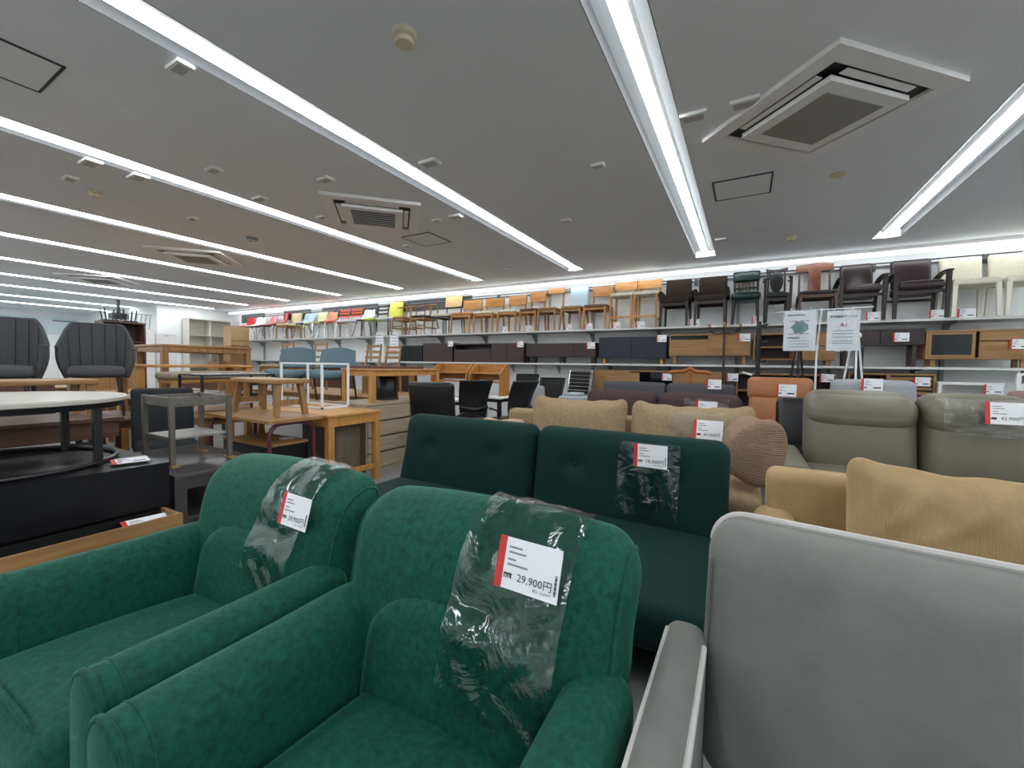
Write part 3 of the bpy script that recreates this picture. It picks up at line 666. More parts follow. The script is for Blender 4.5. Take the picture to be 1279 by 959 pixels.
# sign stand
pS = P(1020, 440, Y=6.05)
t = T('sign_stand', 'white pole stand with cross bar holding two hanging signs', 'stand', (pS.x, 6.05, 0))
b = MB(); b.tube([(0, 0, 0), (0, 0, 1.5)], .011, 8); b.build('pole', WMET, t)
b = MB(); b.tube([(.002, 0, 1.48), (.03, 0, 1.93)], .008, 8); b.build('pole', WMET, t)
b = MB(); b.tube([(0, 0, 1.44), (0, 0, 1.5)], .016, 8); b.build('collar', WMET, t)
b = MB(); b.tube([(-.42, 0, 1.90), (.5, -.0, 1.92)], .006, 8); b.build('cross_bar', WMET, t)
B('base', WMET, t, (-.14, .14, -.12, .12, 0, .012))
def sign(px0, px1, lbl, kind):
    a, c = P(px0, 388, Y=6.0), P(px1, 388, Y=6.0); z1 = a.z-.005; z0 = P(px0, 438, Y=6.0).z; w = c.x-a.x; h = z1-z0
    t = T('hanging_sign', lbl, 'sign', ((a.x+c.x)/2, 6.0, z0))
    B('sheet', PAPER, t, (-w/2, w/2, 0, .002, 0, h))
    R = Matrix.Rotation(PI/2, 4, 'X')
    for s in (-1, 1):
        b = MB(); b.tube([(s*w*.3, .0, h), (s*w*.3, .01, h+.03)], .004, 6); b.build('clip', WMET, t)
    f = -.0015
    if kind:
        text('heading', '有料配送サービス', w*.105, INK, t, Matrix.Translation((0, f-.001, h*.83)) @ R, 'CENTER', .02)
        text('emblem', 'A', w*.2, RED, t, Matrix.Translation((-w*.1, f-.001, h*.6)) @ R, 'LEFT', .03); text('emblem', '1', w*.16, INK, t, Matrix.Translation((.05*w, f-.001, h*.6)) @ R, 'LEFT', .02)
        rows = (.5, .43, .34, .24, .19)
    else:
        B('print_line', INKG, t, (-w*.4, w*.15, f, 0, h*.87, h*.9))
        pts = [(.25*w*math.cos(k*PI/9)*(1+.18*math.sin(k*2.3)), .24*w*math.sin(k*PI/9)*(1+.15*math.cos(k*3.1))+h*.58) for k in range(18)]
        b = MB(); b.prism(pts, f, 0, 'y'); o = b.build('map_print', mat('map_blue', '7d8fae', .6), t, smooth=False)
        pts = [(x*.62, (z-h*.58)*.62+h*.58) for x, z in pts]
        b = MB(); b.prism(pts, f-.0005, f, 'y'); b.build('map_centre', mat('map_green', '6f9a8a', .6), o, smooth=False)
        B('print_block', INKG, t, (-w*.38, 0, f, 0, h*.3, h*.34)); rows = (.74, .42, .24, .17, .1)
    for r in rows: B('print_line', INKG, t, (-w*.34, w*.3, f, 0, h*r-.004, h*r+.003))
    b = MB(); b.grid(lambda u, v: ((u-.5)*w*1.06, -.006-.004*math.sin(u*9+v*5), -.01+(h+.02)*v), 10, 10); b.build('clear_sleeve', FILM, t)
sign(980, 1020.5, 'white sheet sign printed with a blue and green map', 0); sign(1034, 1075, 'white sheet sign headed with Japanese lettering and a red mark', 1)
def tripod(px, py, Y, z1, m, lbl, r=.012, sp=.28, name='tripod_stand'):
    p = P(px, py, Y=Y); t = T(name, lbl, 'stand', (p.x, Y, 0))
    for k in range(3):
        a = PI/2+k*2*PI/3+PI; b = MB(); b.tube([(.03*math.cos(a), .03*math.sin(a), z1), (sp*math.cos(a), sp*math.sin(a), 0)], r, 8); o = b.build('leg', m, t)
        b = MB(); b.tube([(.03*math.cos(a)+(sp-.03)*math.cos(a)*.45, .03*math.sin(a)+(sp-.03)*math.sin(a)*.45, z1*.55), (.03*math.cos(a)+(sp-.03)*math.cos(a)*.5, .03*math.sin(a)+(sp-.03)*math.sin(a)*.5, z1*.5)], r*1.6, 8); b.build('lock', m, o)
    b = MB(); b.lathe([(.05, 0), (.06, .03), (.04, .06)], 12, (0, 0, z1-.03)); b.build('hub', m, t)
tripod(996, 460, 6.6, 1.5, BLACKP, 'black tripod easel behind the map sign', .014, .2)
tripod(1067, 460, 6.25, 1.62, WMET, 'white slim-legged stand behind the lettered sign', .011, .24)
o, p = pole_thing('speaker_pole', 'thick black column behind the white slim-legged stand', 'pole', 1072, 460, 6.7, 1.5, BLACKP, .045)
# wooden valet stand
p = P(862, 462, Y=6.5)
t = T('valet_stand', 'orange wooden valet stand with hanger-shaped top', 'valet stand', (p.x, 6.5, 0))
ORW = wood('orange_wood', 'b06a33', '8f4f22', 'x')
b = MB(); b.tube([(-.28, 0, 1.13), (-.2, 0, 1.15), (-.08, 0, 1.15), (0, 0, 1.2), (.08, 0, 1.15), (.2, 0, 1.15), (.28, 0, 1.13)], .03, 10); b.build('hanger', ORW, t)
B('post', ORW, t, (-.02, .02, -.02, .02, .04, 1.17)); B('tray', WALX, t, (-.24, .2, -.08, .08, .82, .98)); B('base', ORW, t, (-.15, .15, -.1, .1, 0, .04))

# ------------------------------------------------------------------ sofas
def cushion(t, name, c, s, r, m, puff=(0, 0, 0), warp=None, n=6):
    b = MB(); b.rbox(c, s, r, n, puff, warp); return b.build(name, m, t, ang=80)
def sofa(name, lbl, x0, x1, Yb, top, m, nb=2, seat=.42, depth=.85, arm=.0, lean=.12, th=.2, split=None, arm_h=.6, cat='sofa', rr=.06, puff=.03, legm=DKZ):
    W = x1-x0; t = T(name, lbl, cat, ((x0+x1)/2, Yb, 0))
    iw = W-2*arm
    cushion(t, 'base', (0, -depth/2+.05, seat/2), (W-.02, depth, seat-.12), .03, m)
    xs = split or [-iw/2+iw*i/nb for i in range(nb+1)]
    for i in range(len(xs)-1):
        a, c = xs[i], xs[i+1]
        cushion(t, 'seat_cushion', ((a+c)/2, -depth/2-.03, seat), (c-a-.008, depth-.1, .16), .05, m, (0, 0, .02))
        cushion(t, 'back_cushion', ((a+c)/2, 0, (seat+.02+top)/2), (c-a-.01, th, top-seat+.02), rr, m, (0, puff, .012), lambda o: (o.x, o.y+lean*o.z, o.z))
    for s in (-1, 1):
        if arm: cushion(t, 'arm', (s*(W/2-arm/2), -depth/2+.06, arm_h/2+.04), (arm, depth+.04, arm_h-.06), .05, m)
        for yy in (-depth+.12, 0): B('leg', legm, t, (s*(W/2-.1)-.025, s*(W/2-.1)+.025, yy-.025, yy+.025, 0, .14))
    return t
def sleeve(pts_fn, lbl, nu=16, nv=16, wr=.004):
    b = MB(); b.grid(pts_fn, nu, nv); o = b.build('plastic_sleeve', FILM, None); tag(o, lbl, 'plastic sleeve'); return o

# dark green split-back sofa
t = T('split_back_sofa', 'dark green velvet sofa bed with split buttoned back', 'sofa', (-1.17, 2.42, 0))
def dimple(cx):
    def f(o):
        d = math.hypot((o.x-cx)/.09, (o.z-.0)/.09)
        return (o.x, o.y+.16*o.z+(.045*math.exp(-d*d) if o.y < 0 else 0), o.z)
    return f
for s, w_ in ((-1, 1.11), (1, 1.11)):
    b = MB(); xx = s*.56; H_ = .54
    def wf(o, s=s):
        edge = max(0, s*o.x-.30)/.25; sh = .10*edge*edge if s < 0 else 0
        y = o.y+.16*o.z
        for bx in (-.27, .27):
            for bz in (.065,):
                d = math.hypot((o.x-bx)/.05, (o.z-bz)/.05); y += .03*math.exp(-d*d) if o.y < 0 else 0
                d2 = abs(o.x-bx)/.16; y += .008*math.exp(-((o.x-bx)/.02)**2) if o.y < 0 and abs(o.z) < .0 else 0
        x = o.x
        if s < 0: x = o.x - .11*max(0, -o.z)*(1 if o.x < 0 else 0)*min(1, -o.x/.5)
        return (x, y, o.z)
    b.rbox((xx, 0, .545), (w_, .17, H_), .075, 26, (0, .02, 0), wf); bk = b.build('backrest', DGREEN, t, ang=80)
    for bx in (-.27, .27):
        b = MB(); b.lathe([(0, .008), (.012, .005), (.016, 0)], 12); o = b.build('button', DGREEN, bk); o.location = (xx+bx, -.062, .61); o.rotation_euler.x = PI/2
    cushion(t, 'seat_cushion', (xx, -.52, .265), (w_, .84, .17), .06, DGREEN, (0, 0, .02), n=8)
cushion(t, 'base', (0, -.45, .15), (2.1, .7, .1), .03, mat('black_cloth', '17191a', .9))
for sx in (-1, 1):
    for sy in (-.75, -.1): B('leg', BLACK, t, (sx*.95-.02, sx*.95+.02, sy-.02, sy+.02, 0, .12))

# beige fabric sofa with loose cushions
t = T('fabric_sofa', 'beige fabric sofa with wide arms behind the dark green sofa', 'sofa', (-1.0, 3.55, 0))
cushion(t, 'base', (0, -.4, .24), (2.2, .95, .28), .05, BEIGEF)
cushion(t, 'back', (0, .14, .48), (2.16, .2, .58), .05, BEIGEF)
cushion(t, 'arm', (1.0, -.4, .28), (.22, .98, .40), .07, BEIGEF); cushion(t, 'arm', (-1.0, -.4, .28), (.22, .98, .40), .07, BEIGEF)
cushion(t, 'seat_cushion', (-.45, -.45, .40), (.87, .8, .14), .05, BEIGEF, (0, 0, .02)); cushion(t, 'seat_cushion', (.45, -.45, .40), (.87, .8, .14), .05, BEIGEF, (0, 0, .02))
for sx in (-1, 1):
    for sy in (-.8, .05): B('leg', DKZ, t, (sx*1.0-.03, sx*1.0+.03, sy-.03, sy+.03, 0, .11))
def pillowwarp(hx, hz, pinch=.06):
    def f(o):
        u, v = o.x/hx, o.z/hz
        k = 1-pinch*(1-abs(u)**3)*v*v*0
        return (o.x*(1-.05*(1-u*u)*0-.06*(1-v*v)*0)+.0, o.y*(1-.55*max(abs(u), abs(v))**3), o.z*(1+.10*abs(u)**4)-.02*(1-u*u)*(v > 0)*v+.10*o.y)
    return f
def pillow(lbl, c, s, m, rz=0, rx=-10, name='cushion', n=10, puff=.05):
    pw = pillowwarp(s[0]/2, s[2]/2); ph = random.uniform(0, 6)
    def wk(o):
        f = pw(o); ed = max(abs(o.x)/s[0]*2, abs(o.z)/s[2]*2)
        return (f[0], f[1]+.006*ed*math.sin(o.x*40+ph+3*math.sin(o.z*9)), f[2]+.005*ed*math.sin(o.x*33+ph))
    b = MB(); b.rbox((0, 0, 0), s, min(s[1]*.48, .07), 24, (0, puff, 0), wk); o = b.build(name, m, None, ang=80)
    o.location = c; o.rotation_euler = (math.radians(rx), 0, math.radians(rz)); return tag(o, lbl, 'cushion')
pillow('large beige back cushion beside the small wrinkled cushion on the fabric sofa', (-1.25, 3.36, .735), (.84, .15, .40), BEIGEF)
pillow('large beige back cushion under a plastic sleeve on the fabric sofa', (-.36, 3.36, .73), (.86, .15, .40), BEIGEF)
pillow('brown ribbed cushion propped against the beige sofa arm', (.05, 2.90, .715), (.36, .20, .40), RIBP, rz=-66, rx=-4, puff=.07)
pillow('small pinkish wrinkled cushion at the beige sofa end', (-1.90, 3.2, .63), (.40, .13, .22), PINKF, rz=25, rx=-30)

sofa('brown_sofa', 'mauve brown two-cushion sofa under a clear sleeve', -1.68, -.02, 4.86, .90, BROWNF, 2, split=[-.83, .0, .83], th=.2, rr=.08, puff=.05)
sofa('grey_sofa', 'dark grey low sofa behind the mauve brown sofa', -1.82, -.10, 5.95, .97, GREYF, 2, split=[-.86, .02, .86], th=.16, rr=.05, arm=0, depth=.8)
t = sofa('leather_sofa', 'sage leather two-seat sofa with padded head roll', .19, 1.86, 4.0, 1.02, LEATH, 2, split=[-.62, .05, .62], arm=.2, th=.26, lean=.2, rr=.1, puff=.06, arm_h=.58, depth=.9)
for cx, w_ in ((-.285, .66), (.335, .56)):
    cushion(t, 'head_roll', (cx, -.02, .90), (w_, .25, .25), .11, LEATH, (0, .04, .0), lambda o: (o.x, o.y+.16*o.z, o.z-.035*(1-(o.x/.32)**2)*(o.z < 0)), n=10)
# tan sofa
t = T('tan_sofa', 'tan velvet sofa behind the grey velvet sofa', 'sofa', (.95, 2.3, 0))
cushion(t, 'back', (.03, .1, .42), (1.75, .18, .60), .05, TAN)
cushion(t, 'arm', (-.81, -.35, .32), (.17, .9, .44), .06, TAN); cushion(t, 'arm', (.87, -.35, .32), (.17, .9, .44), .06, TAN)
cushion(t, 'base', (.03, -.35, .13), (1.6, .85, .1), .04, TAN); cushion(t, 'seat_cushion', (.03, -.44, .20), (1.5, .68, .12), .04, CORD, (0, 0, .02))
for sx in (-1, 1):
    for sy in (-.7, .05): B('leg', DKZ, t, (sx*.75-.025, sx*.75+.025, sy-.025, sy+.025, 0, .12))
def cordw(o):
    f = pillowwarp(.55, .25)(o); w = 0
    for x0, k, amp in ((-.42, -.5, .010), (-.28, -.9, .014), (-.1, -1.1, .012), (.02, -.7, .009), (.3, .8, .01), (.42, .6, .008)):
        d = (o.x-x0)+k*(.22-o.z)*-1; w += amp*math.exp(-(d/.028)**2)*max(0, min(1, (o.z+.16)/.2))
    return (f[0], f[1]+(.006*math.sin(o.x*22+o.z*14)-w if o.y < 0 else 0), f[2]+.006*math.sin(o.x*9+1)+.004*math.sin(o.x*31))
b = MB(); b.rbox((0, 0, 0), (1.12, .18, .5), .07, 44, (0, .05, 0), cordw); o = b.build('cushion', CORD, None, ang=80); o.location = (.94, 2.14, .58); o.rotation_euler = (math.radians(-10), 0, 0)
tag(o, 'large tan corduroy back cushion on the tan velvet sofa', 'cushion')
# caramel recliner
t = T('recliner', 'caramel leather recliner with stitched head pillow', 'armchair', (.34, 5.65, 0))
cushion(t, 'headrest', (0, .06, .98), (.64, .18, .26), .06, CARAM, (0, .03, 0), lambda o: (o.x, o.y+.1*o.z, o.z))
cushion(t, 'backrest', (0, 0, .65), (.60, .2, .5), .06, CARAM, (0, .03, 0), lambda o: (o.x, o.y+.2*o.z, o.z))
cushion(t, 'seat', (0, -.35, .40), (.58, .65, .18), .06, CARAM, (0, 0, .02)); cushion(t, 'base', (0, -.3, .2), (.5, .5, .2), .03, BLKL)
for s in (-1, 1): cushion(t, 'arm', (s*.36, -.3, .45), (.1, .6, .22), .05, CARAM)
B('foot', BLACK, t, (-.25, .25, -.55, -.05, 0, .1))
t = T('black_armchair', 'black leather armchair between the caramel recliner and sage sofa', 'armchair', (.60, 4.82, 0), 0)
cushion(t, 'backrest', (-.02, 0, .68), (.62, .18, .50), .06, BLKL, (0, .02, 0), lambda o: (o.x, o.y+.2*o.z, o.z)); cushion(t, 'seat', (-.02, -.33, .40), (.5, .5, .18), .06, BLKL, (0, 0, .02))
for s in (-1, 1): cushion(t, 'arm', (s*.32, -.33, .40), (.13, .56, .4), .06, BLKL)
B('base', BLACKP, t, (-.25, .25, -.55, .02, 0, .31))
sofa('small_sofa', 'light grey small sofa beyond the sage leather sofa', .8, 1.5, 5.6, 1.08, LGREYF, 1, th=.16, depth=.7, rr=.06)
# pink-brown item by white rack
sofa('pink_brown_sofa', 'pinkish brown sofa before the white upright rack', 2.05, 3.2, 5.4, 1.02, mat('pinkbrown', '8a6f66', .9, var=.08), 1, th=.16, depth=.7)
# ottoman boxes
t = T('storage_ottoman', 'pale blue-grey fabric box stack beside the mauve sofa', 'ottoman', (-2.03, 5.4, 0))
m_ = mat('ottoman_fabric', '9fabb2', .9, var=.05); cushion(t, 'body', (0, 0, .34), (.36, .36, .64), .03, m_); cushion(t, 'lid', (0, 0, .74), (.38, .38, .12), .03, m_); cushion(t, 'cover_flap', (-.03, 0, .82), (.2, .3, .04), .015, m_)
B('foot', BLACK, t, (-.16, .16, -.16, .16, 0, .03))
o = B('board', OAKX, None, (-1.98, -1.45, 6.6, 6.64, 0, 1.12)); tag(o, 'upright oak board leaning behind the pale ottoman', 'board')

# grey velvet sofa, foreground right
t = T('velvet_sofa', 'grey velvet sofa with pale edge piping beside the green armchairs', 'sofa', (.0, 1.0, 0))
BW = 1.5; bx = -.078+BW/2; Z0 = .555
def gw(o): return (o.x, o.y+.15*o.z-.012*math.sin(2.2*o.x+.5), o.z+.006*math.sin(o.x*3))
b = MB(); b.rbox((bx, .10, Z0), (BW, .17, .56), .07, 26, (0, .035, .0), gw); bk = b.build('backrest', GREYV, t, ang=80); bk.rotation_euler.z = math.radians(-6)
def onb(x, y, z): g = gw(Vector((x, y, z))); return (g[0]+bx, g[1]+.10, g[2]+Z0)
pts = [onb(-BW/2+.002+.07*(1-math.cos(a)), .03, .21+.073*math.sin(a)) for a in [PI/2*k/8 for k in range(9)]]+[onb(-BW/2+.1+.1*i, .03, .284) for i in range(14)]
b = MB(); b.tube(pts, .009, 8); b.build('piping', GREYVE, bk)
for yy, rr in ((-.055, .004), (-.03, .004)):
    b = MB(); b.tube([onb(-BW/2+.012-.2*(yy+.055)*0, yy-.012, -.25+.05*i) for i in range(10)], rr, 6); b.build('side_seam', GREYV, bk)
b = MB(); b.rbox((-.105, -.16, .325), (.095, .52, .50), .035, 10, (.0, 0, .012)); b.build('arm', GREYV, t, ang=80)
b = MB(); b.tube([(-.146, .05, .566), (-.146, -.38, .566)], .005, 8); b.build('arm_piping', GREYVE, t)
b = MB(); b.tube([(-.062, .02, .562), (-.062, -.38, .562)], .007, 8); b.build('arm_piping', GREYVE, t)
b = MB(); b.rbox((BW+.08, -.3, .325), (.1, .55, .50), .035, 6); b.build('arm', GREYV, t, ang=80)
cushion(t, 'seat_cushion', (bx+.03, -.24, .27), (BW-.08, .52, .12), .04, GREYV, (0, 0, .01)); cushion(t, 'base', (bx+.02, -.2, .16), (BW-.04, .6, .16), .03, GREYV)
for sx in (0, BW-.1):
    for sy in (-.45, .0): B('leg', BLACK, t, (sx, sx+.04, sy, sy+.04, 0, .11))

# ------------------------------------------------------------------ green armchairs
AW = .83
def backw(o):
    """o relative to back centre (z half .25): lean then roll backwards at the top"""
    z = o.z; y = o.y
    y += .20*(z+.25)
    k = max(0, z-.06)/.20
    y += .05*k*k
    z -= .0*k
    taper = 1-.05*max(0, -z/.25)
    return Vector((o.x*taper*(1+.04*k), y, z-.03*k*k*(y-.1)*3-.015*(o.x/.38)**2))
BC = Vector((0, .245, .575)); BS = (.80, .19, .50)
def armchair_back(mb):
    mb.rbox(BC, BS, .095, 14, (0, .015, .012), backw, rs=5)
def armchair(loc, rz, lbl):
    t = T('green_armchair', lbl, 'armchair', loc, rz, 'green velvet armchairs')
    b = MB(); armchair_back(b); b.build('backrest', GREENV, t, ang=80)
    # lower back cushion with arched seam
    def lb(u, v):
        x = (u-.5)*.545; uu = 2*u-1
        z = .32+v*(.27+.05*(1-uu*uu)-.10*abs(uu)**5)
        bl = (max(0, 1-uu**6)*max(0, 1-(2*v-1)**6))**.4
        g = backw(Vector((x, -.095, z-BC.z)))
        return (x, g.y+BC.y-.062*bl+.028, z)
    b = MB(); b.grid(lb, 22, 16); b.build('back_cushion', GREENV, t, ang=80)
    pts = []
    for i in range(23):
        q = lb(i/22, 1); pts.append((q[0], q[1]-.022, q[2]))
    b = MB(); b.tube(pts, .006, 6); b.build('seam_piping', GREENV, t, ang=80)
    for s in (-1, 1):
        cx = s*(AW/2-.079)
        def sec(k, g):      # arm outline: straight sides, rounded top; g grows or shrinks it
            if k < 5: return (-.076*g, .07+(.505-.07)*k/5)
            if k > 18: return (.076*g, .505-(.505-.07)*(k-18)/5)
            a = PI-PI*(k-5)/13; return (.076*g*math.cos(a), .505+.076*g*math.sin(a))
        ys = [(-.318, .0), (-.318, .80), (-.314, .90), (-.306, .96), (-.292, 1.0), (-.2, 1.01), (-.1, 1.0), (0, 1.0), (.1, 1.0), (.19, .99), (.23, .95), (.255, .87), (.27, .72), (.27, 0)]
        vs = []; fs = []
        for y, g in ys:
            for k in range(24):
                x, z = sec(k, max(g, .001)); z = z if g > .5 else .3
                vs.append((cx+x+s*.015*max(0, z-.3)/.25, y, z+.02*max(0, -y)))
        for i in range(len(ys)-1):
            for k in range(23): fs.append((i*24+k, i*24+k+1, (i+1)*24+k+1, (i+1)*24+k))
        b = MB(); b.add(vs, fs); a = b.build('arm', GREENV, t, ang=80)
        for yy, g, rr in ((-.309, .97, .0065), (-.272, 1.0, .003)):
            pr = []
            for k in range(24):
                x, z = sec(k, g); pr.append((cx+x+s*.015*max(0, z-.3)/.25, yy, z+.02*max(0, -yy)))
            b = MB(); b.tube(pr, rr, 6); b.build('arm_piping', GREENV, a, ang=80)
    for s in (-1, 1):   # piping round the side of the back
        pr = [BC+backw(Vector((s*.374, -.069, -.1+.255*k/8))) for k in range(8)]+[BC+backw(Vector((s*.374, -.069*math.cos(a), .155+.069*math.sin(a)))) for a in [PI*k/12 for k in range(13)]]+[BC+backw(Vector((s*.374, .069, .155-.03*k))) for k in range(1, 10)]
        b = MB(); b.tube(pr, .005, 6); b.build('back_piping', GREENV, t, ang=80)
    b = MB(); b.rbox((0, -.08, .30), (AW-.31, .58, .17), .06, 10, (0, .0, .03), lambda o: (o.x, o.y, o.z-.09*o.y)); b.build('seat_cushion', GREENV, t, ang=80)
    b = MB(); b.tube([(-(AW-.36)/2, -.32, .34), (-.22, -.333, .392), (-.1, -.345, .418), (.1, -.345, .418), (.22, -.333, .392), ((AW-.36)/2, -.32, .34)], .006, 8); b.build('seat_piping', GREENV, t, ang=80)
    b = MB(); b.rbox((0, -.04, .17), (AW-.3, .58, .24), .04, 4); b.build('base', GREENV, t, ang=80)
    for sx in (-1, 1):
        for sy in (-.22, .26): b = MB(); b.lathe([(.018, 0), (.026, .08)], 12, (sx*(AW/2-.08), sy, 0)); b.build('leg', DKZ, t)
    return t
A1L, A1R = (-.585, .575, 0), 1.7
A2L, A2R = (-1.465, .578, 0), 1.6
armchair(A1L, A1R, 'green velvet armchair with a large tag, pushed between its twin and the grey velvet sofa')
armchair(A2L, A2R, 'green velvet armchair beside the black low board, its twin standing on its other side')
def on_back(loc, rz, x, z, off=.006):
    """point on the front of an armchair back (local x, height z along the front), in world space"""
    g = backw(Vector((x, -.10, z)))
    n = Vector((0, -1, .25)).normalized()
    p = BC+g+n*off
    return Matrix.Translation(loc) @ Matrix.Rotation(math.radians(rz), 4, 'Z') @ p
def over_back(u, v, x0, x1, off, z0):
    """drape: v 0 bottom front .. 1 just behind the top, lying off the back's own surface"""
    x = x0+(x1-x0)*u
    if v < .72:
        z = z0+(.155-z0)*(v/.72); ux, uz = x/.40, z/.25
        y = -.095-.017*max(0, 1-ux*ux)**.6*max(0, 1-uz*uz)**.6-off-.024*(1-min(1, max(0, (z-.02)/.06)))
    else:
        a = (v-.72)/.28*PI*.62; y = -(.1+off)*math.cos(a); z = .157+(.106+off)*math.sin(a)
    return BC+backw(Vector((x, y, z)))
def drape(loc, rz, x0, x1, z0, lbl, sk=0):
    M = Matrix.Translation(loc) @ Matrix.Rotation(math.radians(rz), 4, 'Z')
    def fn(u, v): return M @ Vector(over_back(u, v, x0+sk*(1-v), x1+sk*(1-v), .008+.007*abs(math.sin(u*9+3*math.sin(v*7)))*abs(math.sin(v*11+2*u)), z0))
    return sleeve(fn, lbl, 30, 34)
drape(A1L, A1R, .0, .275, -.13, 'clear plastic sleeve draped over the back of the armchair beside the grey velvet sofa', 0)
drape(A2L, A2R, .05, .265, -.08, 'clear plastic sleeve draped over the armchair beside the black low board', 0)
def back_tag(loc, rz, x, z, w, lbl, roll, txt):
    M = Matrix.Translation(loc) @ Matrix.Rotation(math.radians(rz), 4, 'Z')
    g = BC+backw(Vector((x, -.10, z)))+Vector((0, -.035, .0))
    t = price((0, 0, 0), 0, lbl, w, 0, txt, True)
    t.matrix_world = M @ Matrix.Translation(g) @ Matrix.Rotation(math.radians(-14), 4, 'X') @ Matrix.Rotation(math.radians(roll), 4, 'Y')
    return t
back_tag(A1L, A1R, .188, .135, .15, 'large price card reading 29,900 on the armchair beside the grey velvet sofa', 2, '29,900円')
back_tag(A2L, A2R, .245, .115, .135, 'price card in the sleeve of the armchair beside the black low board', 2, '29,900円')
# sleeve and card on the dark green sofa
def gs(u, v):
    x = -.61+.325*u; z = .40+.39*v
    y = 2.42-.118+.16*(z-.58)-.014-.006*math.sin(u*14+v*6)-.01*(1-v)*math.sin(u*9)
    return (x, y, z)
sleeve(gs, 'clear plastic sleeve hanging on the dark green sofa back', 24, 24)
t = price((-.43, 2.278, .665), 0, 'price card reading 19,900 on the dark green sofa', .172, 0, '19,900円', True)

def flat_sleeve(c, w, h, rx, lbl, rz=0, f=.01):
    M = Matrix.Translation(c) @ Matrix.Rotation(math.radians(rz), 4, 'Z') @ Matrix.Rotation(math.radians(rx), 4, 'X')
    return sleeve(lambda u, v: M @ Vector(((u-.5)*w, f*math.sin(u*11+v*7)*math.sin(v*9), (v-.5)*h)), lbl, 16, 16)
flat_sleeve((-.30, 3.21, .72), .38, .34, -12, 'clear plastic sleeve on the beige back cushion'); price((-.22, 3.185, .70), -4, 'price card tilted on the beige fabric sofa cushion', .19, -8, '44,900円')
flat_sleeve((-.35, 4.68, .78), .42, .22, -10, 'clear plastic sleeve over the mauve brown sofa'); price((-.34, 4.66, .72), 0, 'price card on the mauve brown sofa sleeve', .2)
price((-.35, 5.84, .94), 0, 'price card lying on the dark grey sofa back', .17); price((.36, 4.99, .93), 0, 'price card on the caramel recliner headrest', .17)
price((1.12, 5.46, 1.0), 0, 'price card on the light grey small sofa', .17)
flat_sleeve((1.40, 3.78, .91), .5, .24, -12, 'clear plastic sleeve over the sage leather sofa'); price((1.42, 3.735, .88), 4, 'price card in the sleeve of the sage leather sofa', .19, -8, '42,900円')

# ------------------------------------------------------------------ tables and stacked furniture, left side
def table(name, lbl, x0, x1, y0, y1, z0, z1, topm, legm, leg=.05, tt=.03, apron=.06, inset=.02, splay=0, shelf=None, stretch=None, cat='table', rnd=False, group=None, shm=None):
    W, D, H = x1-x0, y1-y0, z1-z0; t = T(name, lbl, cat, ((x0+x1)/2, (y0+y1)/2, z0), 0, group)
    b = MB(); b.rbox((0, 0, H-tt/2), (W, D, tt), min(.006, tt*.3), 1, rs=1); b.build('tabletop', topm, t, ang=30)
    if apron:
        i = inset+leg*.3
        for s in (-1, 1):
            B('apron', legm, t, (-W/2+i+leg*.5, W/2-i-leg*.5, s*(D/2-i)-.01, s*(D/2-i)+.01, H-tt-apron, H-tt)); B('apron', legm, t, (s*(W/2-i)-.01, s*(W/2-i)+.01, -D/2+i+leg*.5, D/2-i-leg*.5, H-tt-apron, H-tt))
    legs4(t, W-2*inset, D-2*inset, H-tt, legm, leg, (splay, splay), rnd, taper=1 if not splay else .8)
    if shelf: B('shelf', shm or topm, t, (-W/2+inset+leg*.4, W/2-inset-leg*.4, -D/2+inset+leg*.4, D/2-inset-leg*.4, shelf, shelf+.018))
    if stretch:
        for s in (-1, 1): B('stretcher', legm, t, (s*(W/2-inset-leg/2)-.012, s*(W/2-inset-leg/2)+.012, -D/2+inset+leg*.5, D/2-inset-leg*.5, stretch, stretch+.05))
    return t
# front-left: open oak box, black low board, round table
t = T('oak_open_box', 'open oak box with black inside in front of the black low board', 'box', (-2.82, -.05, 0))
B('side_panel', OAKY, t, (.1, .12, -1.15, 1.13, 0, .355)); B('side_panel', OAKY, t, (-.12, -.10, -1.15, 1.13, 0, .33)); B('end_panel', OAKX, t, (-.1, .1, 1.11, 1.13, 0, .35)); B('end_panel', OAKX, t, (-.1, .1, -1.15, -1.13, 0, .35))
B('liner', BLACKP, t, (-.1, .1, -1.13, 1.11, 0, .295)); B('liner', BLACKP, t, (-.1, -.092, -1.13, 1.11, .25, .34)); 
t = price((-2.74, .95, .305), 84, 'price card lying inside the open oak box', .19, -78)
t = T('low_board', 'black low board with the round pale-topped table on it', 'cabinet', (-3.56, 0, 0))
B('body', NAVYB, t, (-.6, .6, -1.2, 1.12, .345, .60)); B('plinth', BLACKP, t, (-.55, .5, -1.15, 1.08, 0, .345))
for y in (-.4, .36): B('door_gap', BLACK, t, (.6, .6005, y, y+.003, .36, .59))
t = T('round_table', 'round pale-topped table with black ring base on the black low board', 'table', (-3.58, .55, .60))
b = MB(); b.lathe([(.55, .355), (.56, .36), (.56, .378), (.552, .385)], 64); b.build('tabletop', MARB, t)
b = MB(); b.lathe([(.48, .325), (.535, .325), (.54, .354), (.48, .354)], 64); b.build('under_rim', BLACK, t)
b = MB(); b.tube([(.50*math.cos(k*PI/32), .50*math.sin(k*PI/32), .0135) for k in range(64)], .013, 8, closed=True); b.build('base_ring', BLACK, t)
for k in range(4):
    a = PI/4+k*PI/2-.05; x, y = .495*math.cos(a), .495*math.sin(a); B('leg', BLACK, t, (x-.018, x+.018, y-.018, y+.018, .0, .33))
price((-3.05, .98, .615), 80, 'price card lying on the end of the black low board', .16, -86)
